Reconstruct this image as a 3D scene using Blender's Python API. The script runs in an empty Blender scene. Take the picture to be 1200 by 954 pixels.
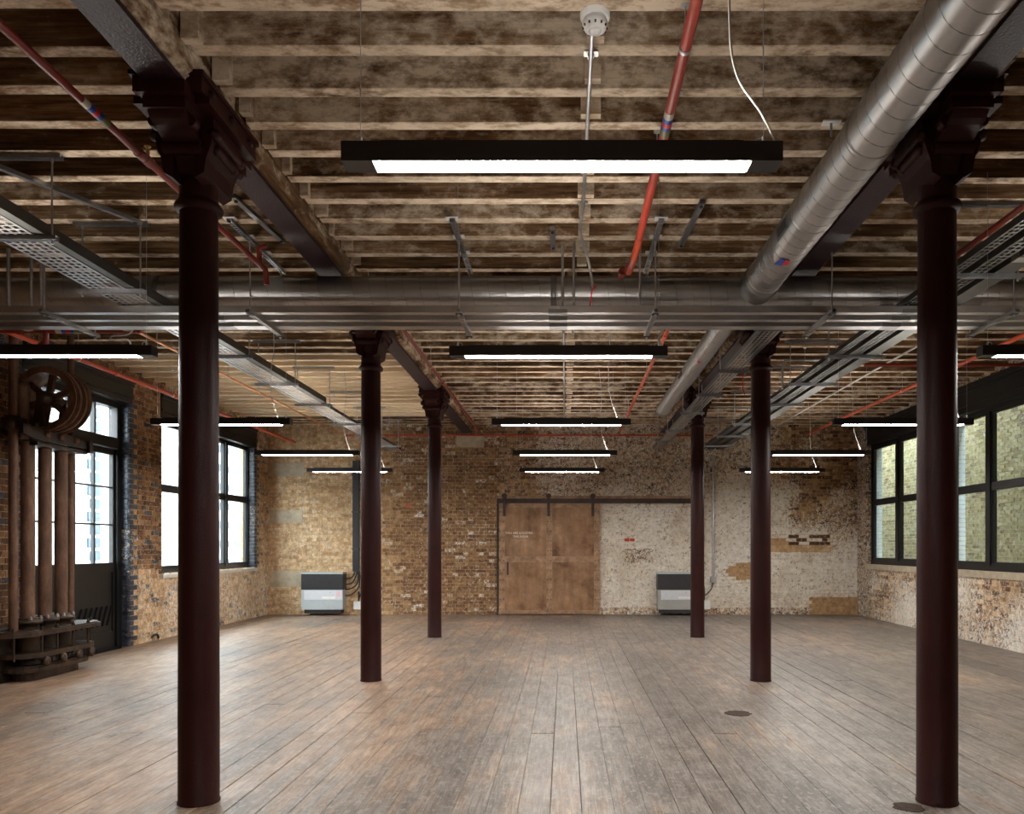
import bpy, bmesh, math, random
from mathutils import Vector, Matrix
random.seed(7)
sc = bpy.context.scene
COL = sc.collection

# ------------------------------------------------------------------ camera, world, exposure
F, VX, VY, CH = 957.0, 662.0, 640.0, 1.48          # focal length and vanishing point on a 1200x954 frame, eye height
cd = bpy.data.cameras.new('camera'); cam = bpy.data.objects.new('camera', cd); COL.objects.link(cam)
cam.location = (0, 0, CH); cam.rotation_euler = (math.pi/2, 0, 0)
cd.sensor_fit = 'HORIZONTAL'; cd.sensor_width = 36; cd.lens = F/1200*36
cd.shift_x = -(VX-600)/1200; cd.shift_y = (VY-477)/1200; cd.clip_start = .05; cd.clip_end = 200
sc.camera = cam

SKY = 11.0; LED = 70.0; UP = 34.0
w = bpy.data.worlds.new('overcast_sky'); sc.world = w; w.use_nodes = True
bg = w.node_tree.nodes['Background']; bg.inputs[0].default_value = (.86, .93, 1, 1); bg.inputs[1].default_value = SKY
vs = sc.view_settings
sc.display_settings.display_device = 'sRGB'
vs.view_transform = 'Standard'; vs.look = 'None'; vs.exposure = 1.3; vs.gamma = 1; vs.use_curve_mapping = False
sc.cycles.use_denoising = True
sc.cycles.max_bounces = 10; sc.cycles.diffuse_bounces = 6; sc.cycles.transparent_max_bounces = 12
sc.cycles.sample_clamp_indirect = 6; sc.cycles.caustics_reflective = False; sc.cycles.caustics_refractive = False

# ------------------------------------------------------------------ helpers
class MB:
    def __init__(s): s.v = []; s.f = []; s.c = []; s.sm = []; s.usecol = False
    def add(s, vs_, fs_, smooth=False, col=None):
        b = len(s.v); s.v += [tuple(v) for v in vs_]
        s.f += [tuple(i+b for i in f) for f in fs_]; s.sm += [smooth]*len(fs_)
        if col is not None: s.usecol = True
        s.c += [col or (0, 0, 0, 1)]*len(vs_)
        return s
    def box(s, x0, x1, y0, y1, z0, z1, col=None):
        return s.add([(x0,y0,z0),(x1,y0,z0),(x1,y1,z0),(x0,y1,z0),(x0,y0,z1),(x1,y0,z1),(x1,y1,z1),(x0,y1,z1)],
              [(0,3,2,1),(4,5,6,7),(0,1,5,4),(1,2,6,5),(2,3,7,6),(3,0,4,7)], False, col)
    def cb(s, c, d, col=None):
        return s.box(c[0]-d[0]/2, c[0]+d[0]/2, c[1]-d[1]/2, c[1]+d[1]/2, c[2]-d[2]/2, c[2]+d[2]/2, col)
    def obox(s, p0, p1, wd, ht, up=(0,0,1)):               # box bar from p0 to p1
        p0, p1 = Vector(p0), Vector(p1); d = (p1-p0).normalized(); u = Vector(up)
        if abs(d.dot(u)) > .98: u = Vector((0,1,0))
        r = d.cross(u).normalized(); u = r.cross(d)
        v = []
        for p in (p0, p1):
            for a, b in ((-1,-1),(1,-1),(1,1),(-1,1)): v.append(p + r*a*wd/2 + u*b*ht/2)
        return s.add(v, [(3,2,1,0),(4,5,6,7),(0,1,5,4),(1,2,6,5),(2,3,7,6),(3,0,4,7)])
    def cyl(s, p0, p1, r0, r1=None, n=12, caps=True, smooth=True):
        return s.tube([p0, p1], [r0, r0 if r1 is None else r1], n, caps, smooth)
    def tube(s, path, r, n=8, caps=True, smooth=True):
        P = [Vector(p) for p in path]; m = len(P)
        if not isinstance(r, (list, tuple)): r = [r]*m
        vs_ = []; fs_ = []; prev = None
        for i in range(m):
            d = (P[min(i+1,m-1)] - P[max(i-1,0)])
            d = d.normalized() if d.length > 1e-9 else Vector((0,0,1))
            if prev is None:
                a = Vector((0,0,1)) if abs(d.z) < .9 else Vector((0,1,0))
                u = (a - d*a.dot(d)).normalized()
            else:
                u = (prev - d*prev.dot(d)).normalized()
            prev = u; q = d.cross(u)
            for k in range(n):
                t = 2*math.pi*k/n
                vs_.append(P[i] + (u*math.cos(t) + q*math.sin(t))*r[i])
        for i in range(m-1):
            for k in range(n):
                k2 = (k+1) % n
                fs_.append((i*n+k, i*n+k2, (i+1)*n+k2, (i+1)*n+k))
        s.add(vs_, fs_, smooth)
        if caps:
            s.add(vs_[:n], [tuple(range(n-1,-1,-1))]); s.add(vs_[-n:], [tuple(range(n))])
        return s
    def lathe(s, o, prof, n=24, axis='Z', smooth=True):
        vs_ = []; fs_ = []
        for (r, h) in prof:
            for k in range(n):
                t = 2*math.pi*k/n; a, b = r*math.cos(t), r*math.sin(t)
                vs_.append((o[0]+a, o[1]+b, o[2]+h) if axis == 'Z' else
                           (o[0]+a, o[1]+h, o[2]-b) if axis == 'Y' else (o[0]+h, o[1]+a, o[2]+b))
        for i in range(len(prof)-1):
            for k in range(n):
                k2 = (k+1) % n; fs_.append((i*n+k, i*n+k2, (i+1)*n+k2, (i+1)*n+k))
        s.add(vs_, fs_, smooth)
        if prof[0][0] > 1e-4: s.add(vs_[:n], [tuple(range(n-1,-1,-1))])
        if prof[-1][0] > 1e-4: s.add(vs_[-n:], [tuple(range(n))])
        return s
    def prism(s, poly, axis, a0, a1):                        # poly in the plane across the axis: X->(y,z)  Y->(x,z)  Z->(x,y)
        def pt(p, a): return (a,p[0],p[1]) if axis=='X' else (p[0],a,p[1]) if axis=='Y' else (p[0],p[1],a)
        n = len(poly)
        return s.add([pt(p,a0) for p in poly]+[pt(p,a1) for p in poly],
              [tuple(range(n-1,-1,-1)), tuple(range(n,2*n))]+[(i,(i+1)%n,n+(i+1)%n,n+i) for i in range(n)])
    def build(s, name, m, parent=None):
        o = wloc(parent) if parent else Vector((0,0,0))
        me = bpy.data.meshes.new(name)
        me.from_pydata([(v[0]-o.x, v[1]-o.y, v[2]-o.z) for v in s.v], [], s.f)
        if s.usecol:
            a = me.attributes.new('Col', 'FLOAT_COLOR', 'POINT')
            a.data.foreach_set('color', [x for c in s.c for x in c])
        me.polygons.foreach_set('use_smooth', s.sm)
        me.materials.append(m); me.update()
        bm = bmesh.new(); bm.from_mesh(me); bmesh.ops.recalc_face_normals(bm, faces=bm.faces); bm.to_mesh(me); bm.free()
        ob = bpy.data.objects.new(name, me); COL.objects.link(ob)
        if parent: ob.parent = parent
        return ob

def wloc(o):
    v = Vector((0,0,0))
    while o: v += o.location; o = o.parent
    return v
def tag(o, label=None, cat=None, group=None, kind=None):
    if label: o['label'] = label
    if cat: o['category'] = cat
    if group: o['group'] = group
    if kind: o['kind'] = kind
    return o
def thing(name, label, cat, loc, group=None):
    o = bpy.data.objects.new(name, None); COL.objects.link(o); o.location = loc; o.empty_display_size = .1
    return tag(o, label, cat, group)
def copy_tree(o, loc=None, label=None, parent=None):
    c = o.copy(); COL.objects.link(c)
    if parent: c.parent = parent
    if loc is not None: c.location = loc
    if label: c['label'] = label
    for ch in list(o.children): copy_tree(ch, None, None, c)
    return c
def px(x, y, Y): return ((x-VX)*Y/F, Y, CH + (VY-y)*Y/F)
ORD = ['nearest', 'second', 'third', 'fourth', 'fifth', 'sixth', 'seventh', 'eighth', 'ninth', 'tenth', 'eleventh', 'twelfth']

# ------------------------------------------------------------------ materials
class NT:
    def __init__(s, name):
        s.m = bpy.data.materials.new(name); s.m.use_nodes = True; s.t = s.m.node_tree
        s.b = s.t.nodes['Principled BSDF']; s.pos = None
    def n(s, typ, **kw):
        nd = s.t.nodes.new(typ)
        for k, v in kw.items(): setattr(nd, k, v)
        return nd
    def set(s, inp, v):
        if hasattr(v, 'bl_idname') or hasattr(v, 'is_linked'): s.t.links.new(v, inp)
        else: inp.default_value = v
    def P(s, scale=(1,1,1)):
        if s.pos is None: s.pos = s.n('ShaderNodeNewGeometry').outputs['Position']
        mp = s.n('ShaderNodeMapping'); s.set(mp.inputs[0], s.pos); mp.inputs['Scale'].default_value = scale
        return mp.outputs[0]
    def noise(s, scale, detail=4, rough=.6, stretch=(1,1,1)):
        nd = s.n('ShaderNodeTexNoise'); s.set(nd.inputs['Vector'], s.P(stretch))
        nd.inputs['Scale'].default_value = scale; nd.inputs['Detail'].default_value = detail; nd.inputs['Roughness'].default_value = rough
        return nd.outputs[0]
    def math(s, op, a, b=0.0, clamp=False):
        nd = s.n('ShaderNodeMath', operation=op, use_clamp=clamp); s.set(nd.inputs[0], a); s.set(nd.inputs[1], b); return nd.outputs[0]
    def ramp(s, fac, stops):
        nd = s.n('ShaderNodeValToRGB'); s.set(nd.inputs[0], fac); e = nd.color_ramp.elements
        while len(e) < len(stops): e.new(.5)
        for i, (p, c) in enumerate(stops):
            e[i].position = p; e[i].color = (*c, 1) if len(c) == 3 else c
        return nd.outputs[0]
    def mix(s, fac, a, b, mode='MIX'):
        nd = s.n('ShaderNodeMix', data_type='RGBA', blend_type=mode)
        s.set(nd.inputs[0], fac)
        for i, v in ((6, a), (7, b)):
            if isinstance(v, tuple): nd.inputs[i].default_value = (*v, 1)
            else: s.set(nd.inputs[i], v)
        return nd.outputs[2]
    def mapr(s, v, a, b, c, d):
        nd = s.n('ShaderNodeMapRange'); s.set(nd.inputs[0], v)
        for i, x in enumerate((a, b, c, d)): nd.inputs[i+1].default_value = x
        return nd.outputs[0]
    def bump(s, h, strength=.3, dist=.01):
        nd = s.n('ShaderNodeBump'); s.set(nd.inputs['Height'], h)
        nd.inputs['Strength'].default_value = strength; nd.inputs['Distance'].default_value = dist
        s.t.links.new(nd.outputs[0], s.b.inputs['Normal'])
    def out(s, color=None, rough=None, metal=None, spec=None):
        for k, v in (('Base Color', color), ('Roughness', rough), ('Metallic', metal), ('Specular IOR Level', spec)):
            if v is None: continue
            if isinstance(v, tuple): s.b.inputs[k].default_value = (*v, 1)
            else: s.set(s.b.inputs[k], v)
        return s.m

def m_plain(name, col, rough=.5, metal=0.0, nz=.12, nscale=12, bump=0.0, bscale=80, spec=None):
    t = NT(name); n = t.noise(nscale, 5)
    f = t.mapr(n, .3, .7, 1-nz, 1+nz)
    c = t.mix(1.0, col, f, 'MULTIPLY')
    if bump: t.bump(t.noise(bscale, 2), bump, .003)
    return t.out(c, rough, metal, spec)

STOCK = [(0,(.075,.040,.024)),(.2,(.16,.080,.042)),(.42,(.31,.175,.085)),(.65,(.52,.33,.17)),(.85,(.66,.48,.29)),(1,(.38,.15,.08))]
def m_brick(name, stops=STOCK):
    t = NT(name)
    at = t.n('ShaderNodeAttribute', attribute_name='Col'); sp = t.n('ShaderNodeSeparateColor'); t.set(sp.inputs[0], at.outputs['Color'])
    R, G, B = sp.outputs
    base = t.ramp(R, stops)
    n1 = t.noise(11, 6, .65); n2 = t.noise(16, 8, .72); n3 = t.noise(1.1, 5, .6); n4 = t.noise(46, 5, .7)
    base = t.mix(1.0, base, t.mapr(n1, .3, .7, .55, 1.35), 'MULTIPLY')
    blue = t.ramp(n1, [(.35,(.018,.022,.032)),(.65,(.07,.085,.115))])
    c = t.mix(t.math('COMPARE', B, .5), base, blue); t.t.nodes[-1]
    isb = t.mapr(B, .3, .32, 0, 1)
    c = t.mix(isb, base, blue)
    isr = t.mapr(B, .8, .82, 0, 1)
    c = t.mix(isr, c, (.55,.07,.03))
    g2 = t.math('ADD', t.math('MULTIPLY', t.math('SUBTRACT', n2, .5), 1.7), t.math('MULTIPLY', t.math('SUBTRACT', n4, .5), 1.9))
    m = t.math('ADD', t.math('MULTIPLY', t.math('ADD', t.math('SUBTRACT', G, .5), g2), 4.0), .5, True)
    paint = t.ramp(n3, [(.34,(.60,.51,.41)),(.5,(.78,.71,.61)),(.66,(.84,.80,.73))])
    paint = t.mix(1.0, paint, t.mapr(n1, .3, .7, .8, 1.12), 'MULTIPLY')
    c = t.mix(m, c, paint)
    t.bump(t.math('ADD', n2, t.math('MULTIPLY', m, .25)), .55, .008)
    return t.out(c, t.mapr(isb, 0, 1, .88, .3), 0.0, .3)

def m_floor():
    t = NT('worn_floor_boards')
    oi = t.n('ShaderNodeObjectInfo').outputs['Random']
    off = t.n('ShaderNodeCombineXYZ'); t.set(off.inputs[0], t.math('MULTIPLY', oi, 37.0)); t.set(off.inputs[1], t.math('MULTIPLY', oi, 91.0))
    geo = t.n('ShaderNodeNewGeometry').outputs['Position']
    va = t.n('ShaderNodeVectorMath', operation='ADD'); t.set(va.inputs[0], geo); t.set(va.inputs[1], off.outputs[0])
    def nz(vec, st, scale, det, rough=.6):
        mp = t.n('ShaderNodeMapping'); t.set(mp.inputs[0], vec); mp.inputs['Scale'].default_value = st
        nd = t.n('ShaderNodeTexNoise'); t.set(nd.inputs['Vector'], mp.outputs[0]); nd.inputs['Scale'].default_value = scale
        nd.inputs['Detail'].default_value = det; nd.inputs['Roughness'].default_value = rough; return nd.outputs[0]
    grain = nz(va.outputs[0], (34,2.4,1), 1.0, 7, .7); streak = nz(va.outputs[0], (7,.8,1), 1.0, 6, .65)
    patch = nz(geo, (1,.45,1), .8, 6, .68); fine = nz(geo, (1.6,.8,1), 16, 6, .75); mid = nz(geo, (1.5,.6,1), 4.5, 6, .7)
    sepx = t.n('ShaderNodeSeparateXYZ'); t.set(sepx.inputs[0], geo)
    left = t.mapr(sepx.outputs[0], .8, -2.6, 0, .15)
    lines = nz(va.outputs[0], (150,3.5,1), 1.0, 4, .6); tex = t.math('ADD', t.math('MULTIPLY', grain, .38), t.math('ADD', t.math('MULTIPLY', mid, .34), t.math('MULTIPLY', lines, .28)))
    grey = t.ramp(tex, [(.39,(.075,.056,.047)),(.49,(.205,.163,.137)),(.59,(.38,.325,.29))])
    warm = t.ramp(tex, [(.39,(.12,.065,.033)),(.49,(.305,.180,.105)),(.59,(.53,.37,.25))])
    m = t.mapr(t.math('ADD', t.math('ADD', t.math('MULTIPLY', streak, .6), t.math('MULTIPLY', patch, .6)), left), .64, .76, 0, .9)
    c = t.mix(m, grey, warm)
    c = t.mix(1.0, c, t.mapr(oi, 0, 1, .90, 1.08), 'MULTIPLY')
    c = t.mix(1.0, c, t.mapr(patch, .36, .64, .46, 1.0), 'MULTIPLY')
    c = t.mix(t.mapr(fine, .52, .60, 0, .5), c, (.39,.345,.315))
    c = t.mix(t.mapr(mid, .60, .72, 0, .6), c, (.15,.11,.09))
    vo = t.n('ShaderNodeTexVoronoi'); t.set(vo.inputs['Vector'], geo); vo.inputs['Scale'].default_value = 4.2
    c = t.mix(t.mapr(vo.outputs['Distance'], .035, .055, .8, 0), c, (.05,.035,.028))
    t.bump(t.math('ADD', grain, t.math('MULTIPLY', fine, .5)), .4, .004)
    return t.out(c, t.mapr(fine, .3, .7, .33, .54), 0.0, .45)

def m_joist(name, g3, s3, f3):
    t = NT(name)
    at = t.n('ShaderNodeAttribute', attribute_name='Col'); sp = t.n('ShaderNodeSeparateColor'); t.set(sp.inputs[0], at.outputs['Color'])
    R, G, B = sp.outputs
    gr = t.noise(1, 6, .65, g3); st = t.noise(1.0, 5, .62, s3); fl = t.noise(13, 7, .7, f3)
    base = t.ramp(t.math('ADD', t.math('MULTIPLY', gr, .5), t.math('MULTIPLY', st, .5)), [(.36,(.050,.024,.010)),(.49,(.185,.100,.046)),(.62,(.40,.26,.145))])
    base = t.mix(1.0, base, t.mapr(R, 0, 1, .6, 1.35), 'MULTIPLY')
    pine = t.ramp(gr, [(.35,(.80,.58,.33)),(.65,(.92,.78,.55))])
    c = t.mix(B, base, pine)
    g2 = t.math('ADD', t.math('MULTIPLY', t.math('SUBTRACT', fl, .5), 1.7), t.math('MULTIPLY', t.math('SUBTRACT', st, .5), 1.9))
    m = t.math('ADD', t.math('MULTIPLY', t.math('ADD', t.math('SUBTRACT', G, .5), g2), 1.9), .5, True)
    lime = t.ramp(fl, [(.38,(.40,.30,.20)),(.58,(.72,.60,.46))])
    c = t.mix(m, c, lime)
    t.bump(t.math('ADD', fl, gr), .6, .012)
    return t.out(c, .85, 0.0, .25)

def m_metal(name, col=(.62,.63,.65), rough=.33, var=.12, scale=30):
    t = NT(name)
    vo = t.n('ShaderNodeTexVoronoi'); t.set(vo.inputs['Vector'], t.P()); vo.inputs['Scale'].default_value = scale
    n = t.noise(3, 5)
    f = t.math('ADD', t.mapr(vo.outputs['Color'], 0, 1, 1-var, 1+var), t.mapr(n, .3, .7, -.1, .1))
    return t.out(t.mix(1.0, col, f, 'MULTIPLY'), t.mapr(n, .3, .7, rough-.06, rough+.1), 1.0)

def m_rust(name, a, b, c, rough=.6, metal=.35):
    t = NT(name); n = t.noise(9, 8, .7, (1,1,.35)); g = t.noise(55, 4)
    t.bump(g, .35, .004)
    return t.out(t.ramp(n, [(.3,a),(.5,b),(.7,c)]), t.mapr(g, .3, .7, rough-.15, rough+.15), metal)

def m_door():
    t = NT('rusty_brown_sheet'); n = t.noise(2.2, 8, .68); g = t.noise(26, 6, .7); s_ = t.noise(1.2, 5, .6, (6,6,.8))
    c = t.ramp(n, [(.30,(.13,.065,.032)),(.46,(.27,.145,.075)),(.60,(.36,.205,.115)),(.74,(.47,.31,.20))])
    c = t.mix(1.0, c, t.mapr(s_, .3, .7, .75, 1.25), 'MULTIPLY')
    c = t.mix(t.mapr(g, .62, .72, 0, .7), c, (.09,.045,.025))
    t.bump(g, .2, .003)
    return t.out(c, .62, 0.0, .35)

def m_emit(name, col, s):
    t = NT(name); t.b.inputs['Emission Color'].default_value = (*col, 1); t.b.inputs['Emission Strength'].default_value = s
    return t.out((.9,.9,.9), .5)

def m_glass():
    m = bpy.data.materials.new('window_glass'); m.use_nodes = True; t = m.node_tree; t.nodes.clear()
    o = t.nodes.new('ShaderNodeOutputMaterial'); mx = t.nodes.new('ShaderNodeMixShader'); fw = t.nodes.new('ShaderNodeLayerWeight'); fw.inputs[0].default_value = .5; fp = t.nodes.new('ShaderNodeMath'); fp.operation = 'POWER'; fp.inputs[1].default_value = 5; t.links.new(fw.outputs['Facing'], fp.inputs[0]); fr = t.nodes.new('ShaderNodeMapRange'); fr.inputs[3].default_value = .035; fr.inputs[4].default_value = 1; t.links.new(fp.outputs[0], fr.inputs[0])
    a = t.nodes.new('ShaderNodeBsdfTransparent'); a.inputs[0].default_value = (.93,.97,.96,1)
    b = t.nodes.new('ShaderNodeBsdfGlossy'); b.inputs['Roughness'].default_value = .02
    t.links.new(fr.outputs[0], mx.inputs[0]); t.links.new(a.outputs[0], mx.inputs[1]); t.links.new(b.outputs[0], mx.inputs[2]); t.links.new(mx.outputs[0], o.inputs[0])
    return m

M = {}
M['brick'] = m_brick('stock_brick'); M['brickyellow'] = m_brick('yellow_stock_brick', [(0,(.16,.135,.075)),(.25,(.29,.24,.11)),(.5,(.38,.335,.165)),(.8,(.46,.42,.24)),(1,(.50,.47,.31))])
M['floor'] = m_floor()
M['joist'] = m_joist('old_joist_timber', (2.2,40,40), (1.5,4,4), (.6,1,1)); M['plate'] = m_joist('rough_beam_timber', (40,2.2,40), (5,1.3,5), (1,.6,1))
M['sub'] = m_plain('dark_subfloor', (.03,.022,.017), .9)
M['deck'] = m_plain('dark_boards_over_joists', (.075,.045,.025), .9, nz=.4, nscale=4)
M['iron'] = m_plain('maroon_gloss_paint', (.026,.0046,.0040), .46, 0, .2, 5, .6, 100, .20)
M['beampaint'] = m_plain('maroon_paint_reflection_tint', (.024,.010,.015), .42, 0, .2, 5, 1.0, 60, .30)  # purple cast: window reflection on the soffit put into the colour
M['galv'] = m_metal('galvanised_sheet', (.46,.455,.45), .36, .03)
M['galvd'] = m_metal('galvanised_sheet_dull', (.25,.245,.24), .42, .04)
M['strut'] = m_metal('zinc_strut', (.40,.41,.43), .38)
M['zinc'] = m_metal('zinc_rod', (.55,.56,.58), .34)
M['traydark'] = m_metal('dull_dark_tray', (.12,.118,.112), .4, .04)
M['seam'] = m_metal('duct_seam', (.36,.36,.37), .4)
M['red'] = m_plain('red_oxide_pipe_paint', (.19,.019,.012), .36, 0, .15, 6, .1, 60)
M['litred'] = m_plain('lit_red_pipe_paint', (.36,.036,.018), .38, 0, .15, 6)  # brighter copy of the red pipe paint, lamp light put into the colour
M['orange'] = m_plain('orange_red_pipe_paint', (.50,.065,.020), .4, 0, .15, 6)
M['copper'] = m_metal('copper_tube', (.75,.36,.18), .38)
M['brass'] = m_metal('brass_fitting', (.72,.5,.25), .35)
M['black'] = m_plain('black_anodised', (.011,.0095,.013), .42, 0, .1)
M['steel_black'] = m_plain('black_window_paint', (.0055,.006,.007), .42, 0, .2, 9, .15, 60)
M['blackp'] = m_plain('black_door_paint', (.005,.0045,.004), .42, 0, .3, 4)
M['led'] = m_emit('led_diffuser', (1,.965,.91), LED)
M['uplight'] = m_emit('led_uplight', (1,.95,.87), UP)
M['white'] = m_plain('white_plastic', (.78,.78,.77), .4, 0, .05)
M['flex'] = m_plain('white_flex', (.5,.48,.45), .5, 0, .05)
M['stone'] = m_plain('pale_stone', (.46,.385,.285), .85, 0, .22, 7, .3, 30)
M['sill'] = m_plain('painted_sill', (.62,.58,.52), .7, 0, .15, 6)
M['rustbrown'] = m_rust('rusted_cast_iron', (.060,.034,.023), (.145,.075,.046), (.26,.15,.095))
M['rustdark'] = m_rust('oiled_cast_iron', (.018,.013,.010), (.045,.028,.019), (.10,.055,.03), .45, .45)
M['door'] = m_door()
M['doorstrip'] = m_plain('brown_strap_iron', (.34,.20,.115), .6, 0, .45, 7, .2, 40)
M['rail'] = m_plain('dark_rail_iron', (.045,.025,.017), .6, 0, .5, 6)
M['letter'] = m_plain('faded_white_lettering', (.88,.82,.72), .7, 0, .25, 90)
M['letter2'] = m_plain('very_faded_lettering', (.42,.29,.19), .7, 0, .4, 120)
M['charcoal'] = m_plain('charcoal_grille', (.028,.027,.030), .5)
M['greypanel'] = m_plain('pale_grey_enamel', (.42,.46,.48), .42, 0, .05)
M['greypanel2'] = m_plain('warm_grey_enamel', (.36,.355,.33), .42, 0, .05)
M['sticker'] = m_plain('pale_label', (.62,.64,.68), .5, 0, .05)
M['pink'] = m_plain('pink_label', (.72,.5,.52), .5, 0, .05)
M['green'] = m_plain('green_dot', (.45,.55,.03), .5, 0, .05)
M['blue'] = m_plain('blue_band', (.012,.06,.36), .45, 0, .05)
M['redband'] = m_plain('red_band', (.6,.015,.02), .45, 0, .05)
M['olive'] = m_plain('olive_band', (.16,.17,.06), .45, 0, .05)
M['creamband'] = m_plain('cream_band', (.55,.52,.42), .45, 0, .05)
M['glass'] = m_glass()
M['render'] = m_plain('white_painted_facade', (.66,.68,.70), .8, 0, .06, 3)
M['bluebrick'] = m_plain('blue_grey_quoin', (.06,.10,.17), .6, 0, .15, 8)
M['glazed'] = m_plain('white_glazed_brick', (.62,.70,.70), .3, 0, .1, 8)
M['greymass'] = m_plain('plain_grey_mass', (.22,.22,.22), .9)
M['patch'] = m_plain('brown_floor_patch', (.050,.028,.017), .85, 0, .5, 30)

# ------------------------------------------------------------------ room shell
XL, XR, YB, YF = -6.42, 6.32, 17.65, -6.0
ZJ, ZD = 4.05, 4.30                                # joist soffit, underside of the deck
XBL, XBR, BW = -2.12, 2.155, .10                  # iron beam lines
COLY = [4.73, 8.99, 13.28]

# floor: base slab and single boards
fl = MB().box(XL-.3, XR+.3, YF-.3, YB+.3, -.2, -.03).build('floor', M['sub']); tag(fl, 'worn timber plank floor of the warehouse room', None, None, 'structure')
bw = .181; nb = int((XR-XL)/bw)+1
for i in range(nb):
    x0 = XL + i*bw; x1 = min(x0+bw, XR)
    cuts = [-3.0] + sorted([2.2+random.uniform(-1.2,2.4), 8.0+random.uniform(-1.6,1.8), 13.4+random.uniform(-1.6,1.2)]) + [YB]
    for a, b in zip(cuts[:-1], cuts[1:]):
        g = random.choice((.0006,.0008,.0012,.0016,.0024,.0036)); dz = random.uniform(-.0025, 0)
        mb = MB(); x, y, X, Y = x0+g, a+.002, x1-g, b-.002; e = .0012
        vs_ = [(x,y,-.03),(X,y,-.03),(X,Y,-.03),(x,Y,-.03),(x,y,dz-e),(X,y,dz-e),(X,Y,dz-e),(x,Y,dz-e),(x+e,y+e,dz),(X-e,y+e,dz),(X-e,Y-e,dz),(x+e,Y-e,dz)]
        mb.add(vs_, [(0,1,5,4),(1,2,6,5),(2,3,7,6),(3,0,4,7),(4,5,9,8),(5,6,10,9),(6,7,11,10),(7,4,8,11),(8,9,10,11)])
        mb.build('floorboard', M['floor'], fl)
for (x, y, r) in ((1.53,7.23,.115),(1.95,4.63,.085)):
    pts = [(x+r*(1+random.uniform(-.12,.12))*math.cos(t*.2618), y+r*(1+random.uniform(-.12,.12))*math.sin(t*.2618)) for t in range(24)]
    MB().prism(pts, 'Z', -.004, .002).build('round_patch', M['patch'], fl)

# ceiling: deck, joists, strutting
ce = MB().box(XL-.3, XR+.3, YF-.3, YB+.3, ZD, ZD+.12).build('ceiling', M['deck']); tag(ce, 'boarded deck over exposed timber joists', None, None, 'structure')
JP = .372; JW = .093
bays = [(XL-.02, XBL-.19), (XBL+.19, XBR-.19), (XBR+.19, XR+.02)]
JY = [3.916 + JP*k for k in range(-25, 37)]
for yb in JY:
    for bi, (x0, x1) in enumerate(bays):
        pine = 0.0; ww = (.04, .32, .06)[bi]; so = (.66, .88, .72)[bi]
        if bi == 0 and 11.3 < yb < 16.4: pine = 1.0; so = .5; ww = .12
        if bi == 1 and yb > 8.2: ww = .30; so = .80
        if bi == 2 and yb > 12.6: ww = .32; so = .85
        if bi == 1 and yb < 5.3: ww = .50; so = .80
        r = random.random(); dz = random.uniform(-.008, .008); dy = random.uniform(-.008,.008)
        c1 = (r, ww+random.uniform(-.15,.15), pine*random.uniform(.8,1.1), 1); c2 = (r, so+random.uniform(-.1,.12), pine*.6, 1)  # soffit paler: lime remains plus floor bounce put into the colour
        mb = MB(); z0 = ZJ+dz; y0 = yb-JW+dy; y1 = yb+dy
        nseg = 8; 
        for k in range(nseg):
            a = x0+(x1-x0)*k/nseg; b = x0+(x1-x0)*(k+1)/nseg
            mb.add([(a,y0,ZD),(b,y0,ZD),(b,y0,z0+.004),(a,y0,z0+.004)], [(0,1,2,3)], False, c1)
            mb.add([(a,y1,ZD),(b,y1,ZD),(b,y1,z0+.004),(a,y1,z0+.004)], [(3,2,1,0)], False, c1)
            mb.add([(a,y0,z0+.004),(b,y0,z0+.004),(b,y0+.006,z0),(a,y0+.006,z0),(b,y1-.006,z0),(a,y1-.006,z0),(b,y1,z0+.004),(a,y1,z0+.004)],
                   [(0,1,2,3),(3,2,4,5),(5,4,6,7)], False, c2)
        mb.add([(x0,y0,ZD),(x0,y1,ZD),(x0,y1,z0),(x0,y0,z0)], [(0,1,2,3)], False, c1); mb.add([(x1,y0,ZD),(x1,y1,ZD),(x1,y1,z0),(x1,y0,z0)], [(3,2,1,0)], False, c1)
        mb.build('joist', M['joist'], ce)
# solid strutting boards between the joists, mid-bay
for i in range(len(JY)-1):
    y0, y1 = JY[i]+.01, JY[i+1]-JW-.01
    if y0 < 0: continue
    xs = .155 if y0 < 7.6 else .07
    wd = .045 if i % 3 else .06
    c = (random.random(), .75, .55, 1)
    MB().box(xs-wd, xs+wd, y1-.05, y1+.012, ZJ+.012, ZD, c).build('packing_block', M['joist'], ce)
    # stubs against the beams on the room-centre side
    for sx, xb in ((1, XBL), (-1, XBR)):
        a = xb+sx*.17; b = xb+sx*(.235+random.uniform(-.03,.03))
        MB().box(min(a,b), max(a,b), y1-.045, y1+.012, ZJ+.006+random.uniform(0,.02), ZD, (random.random(), .8, .3, 1)).build('packing_block', M['joist'], ce)

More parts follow.
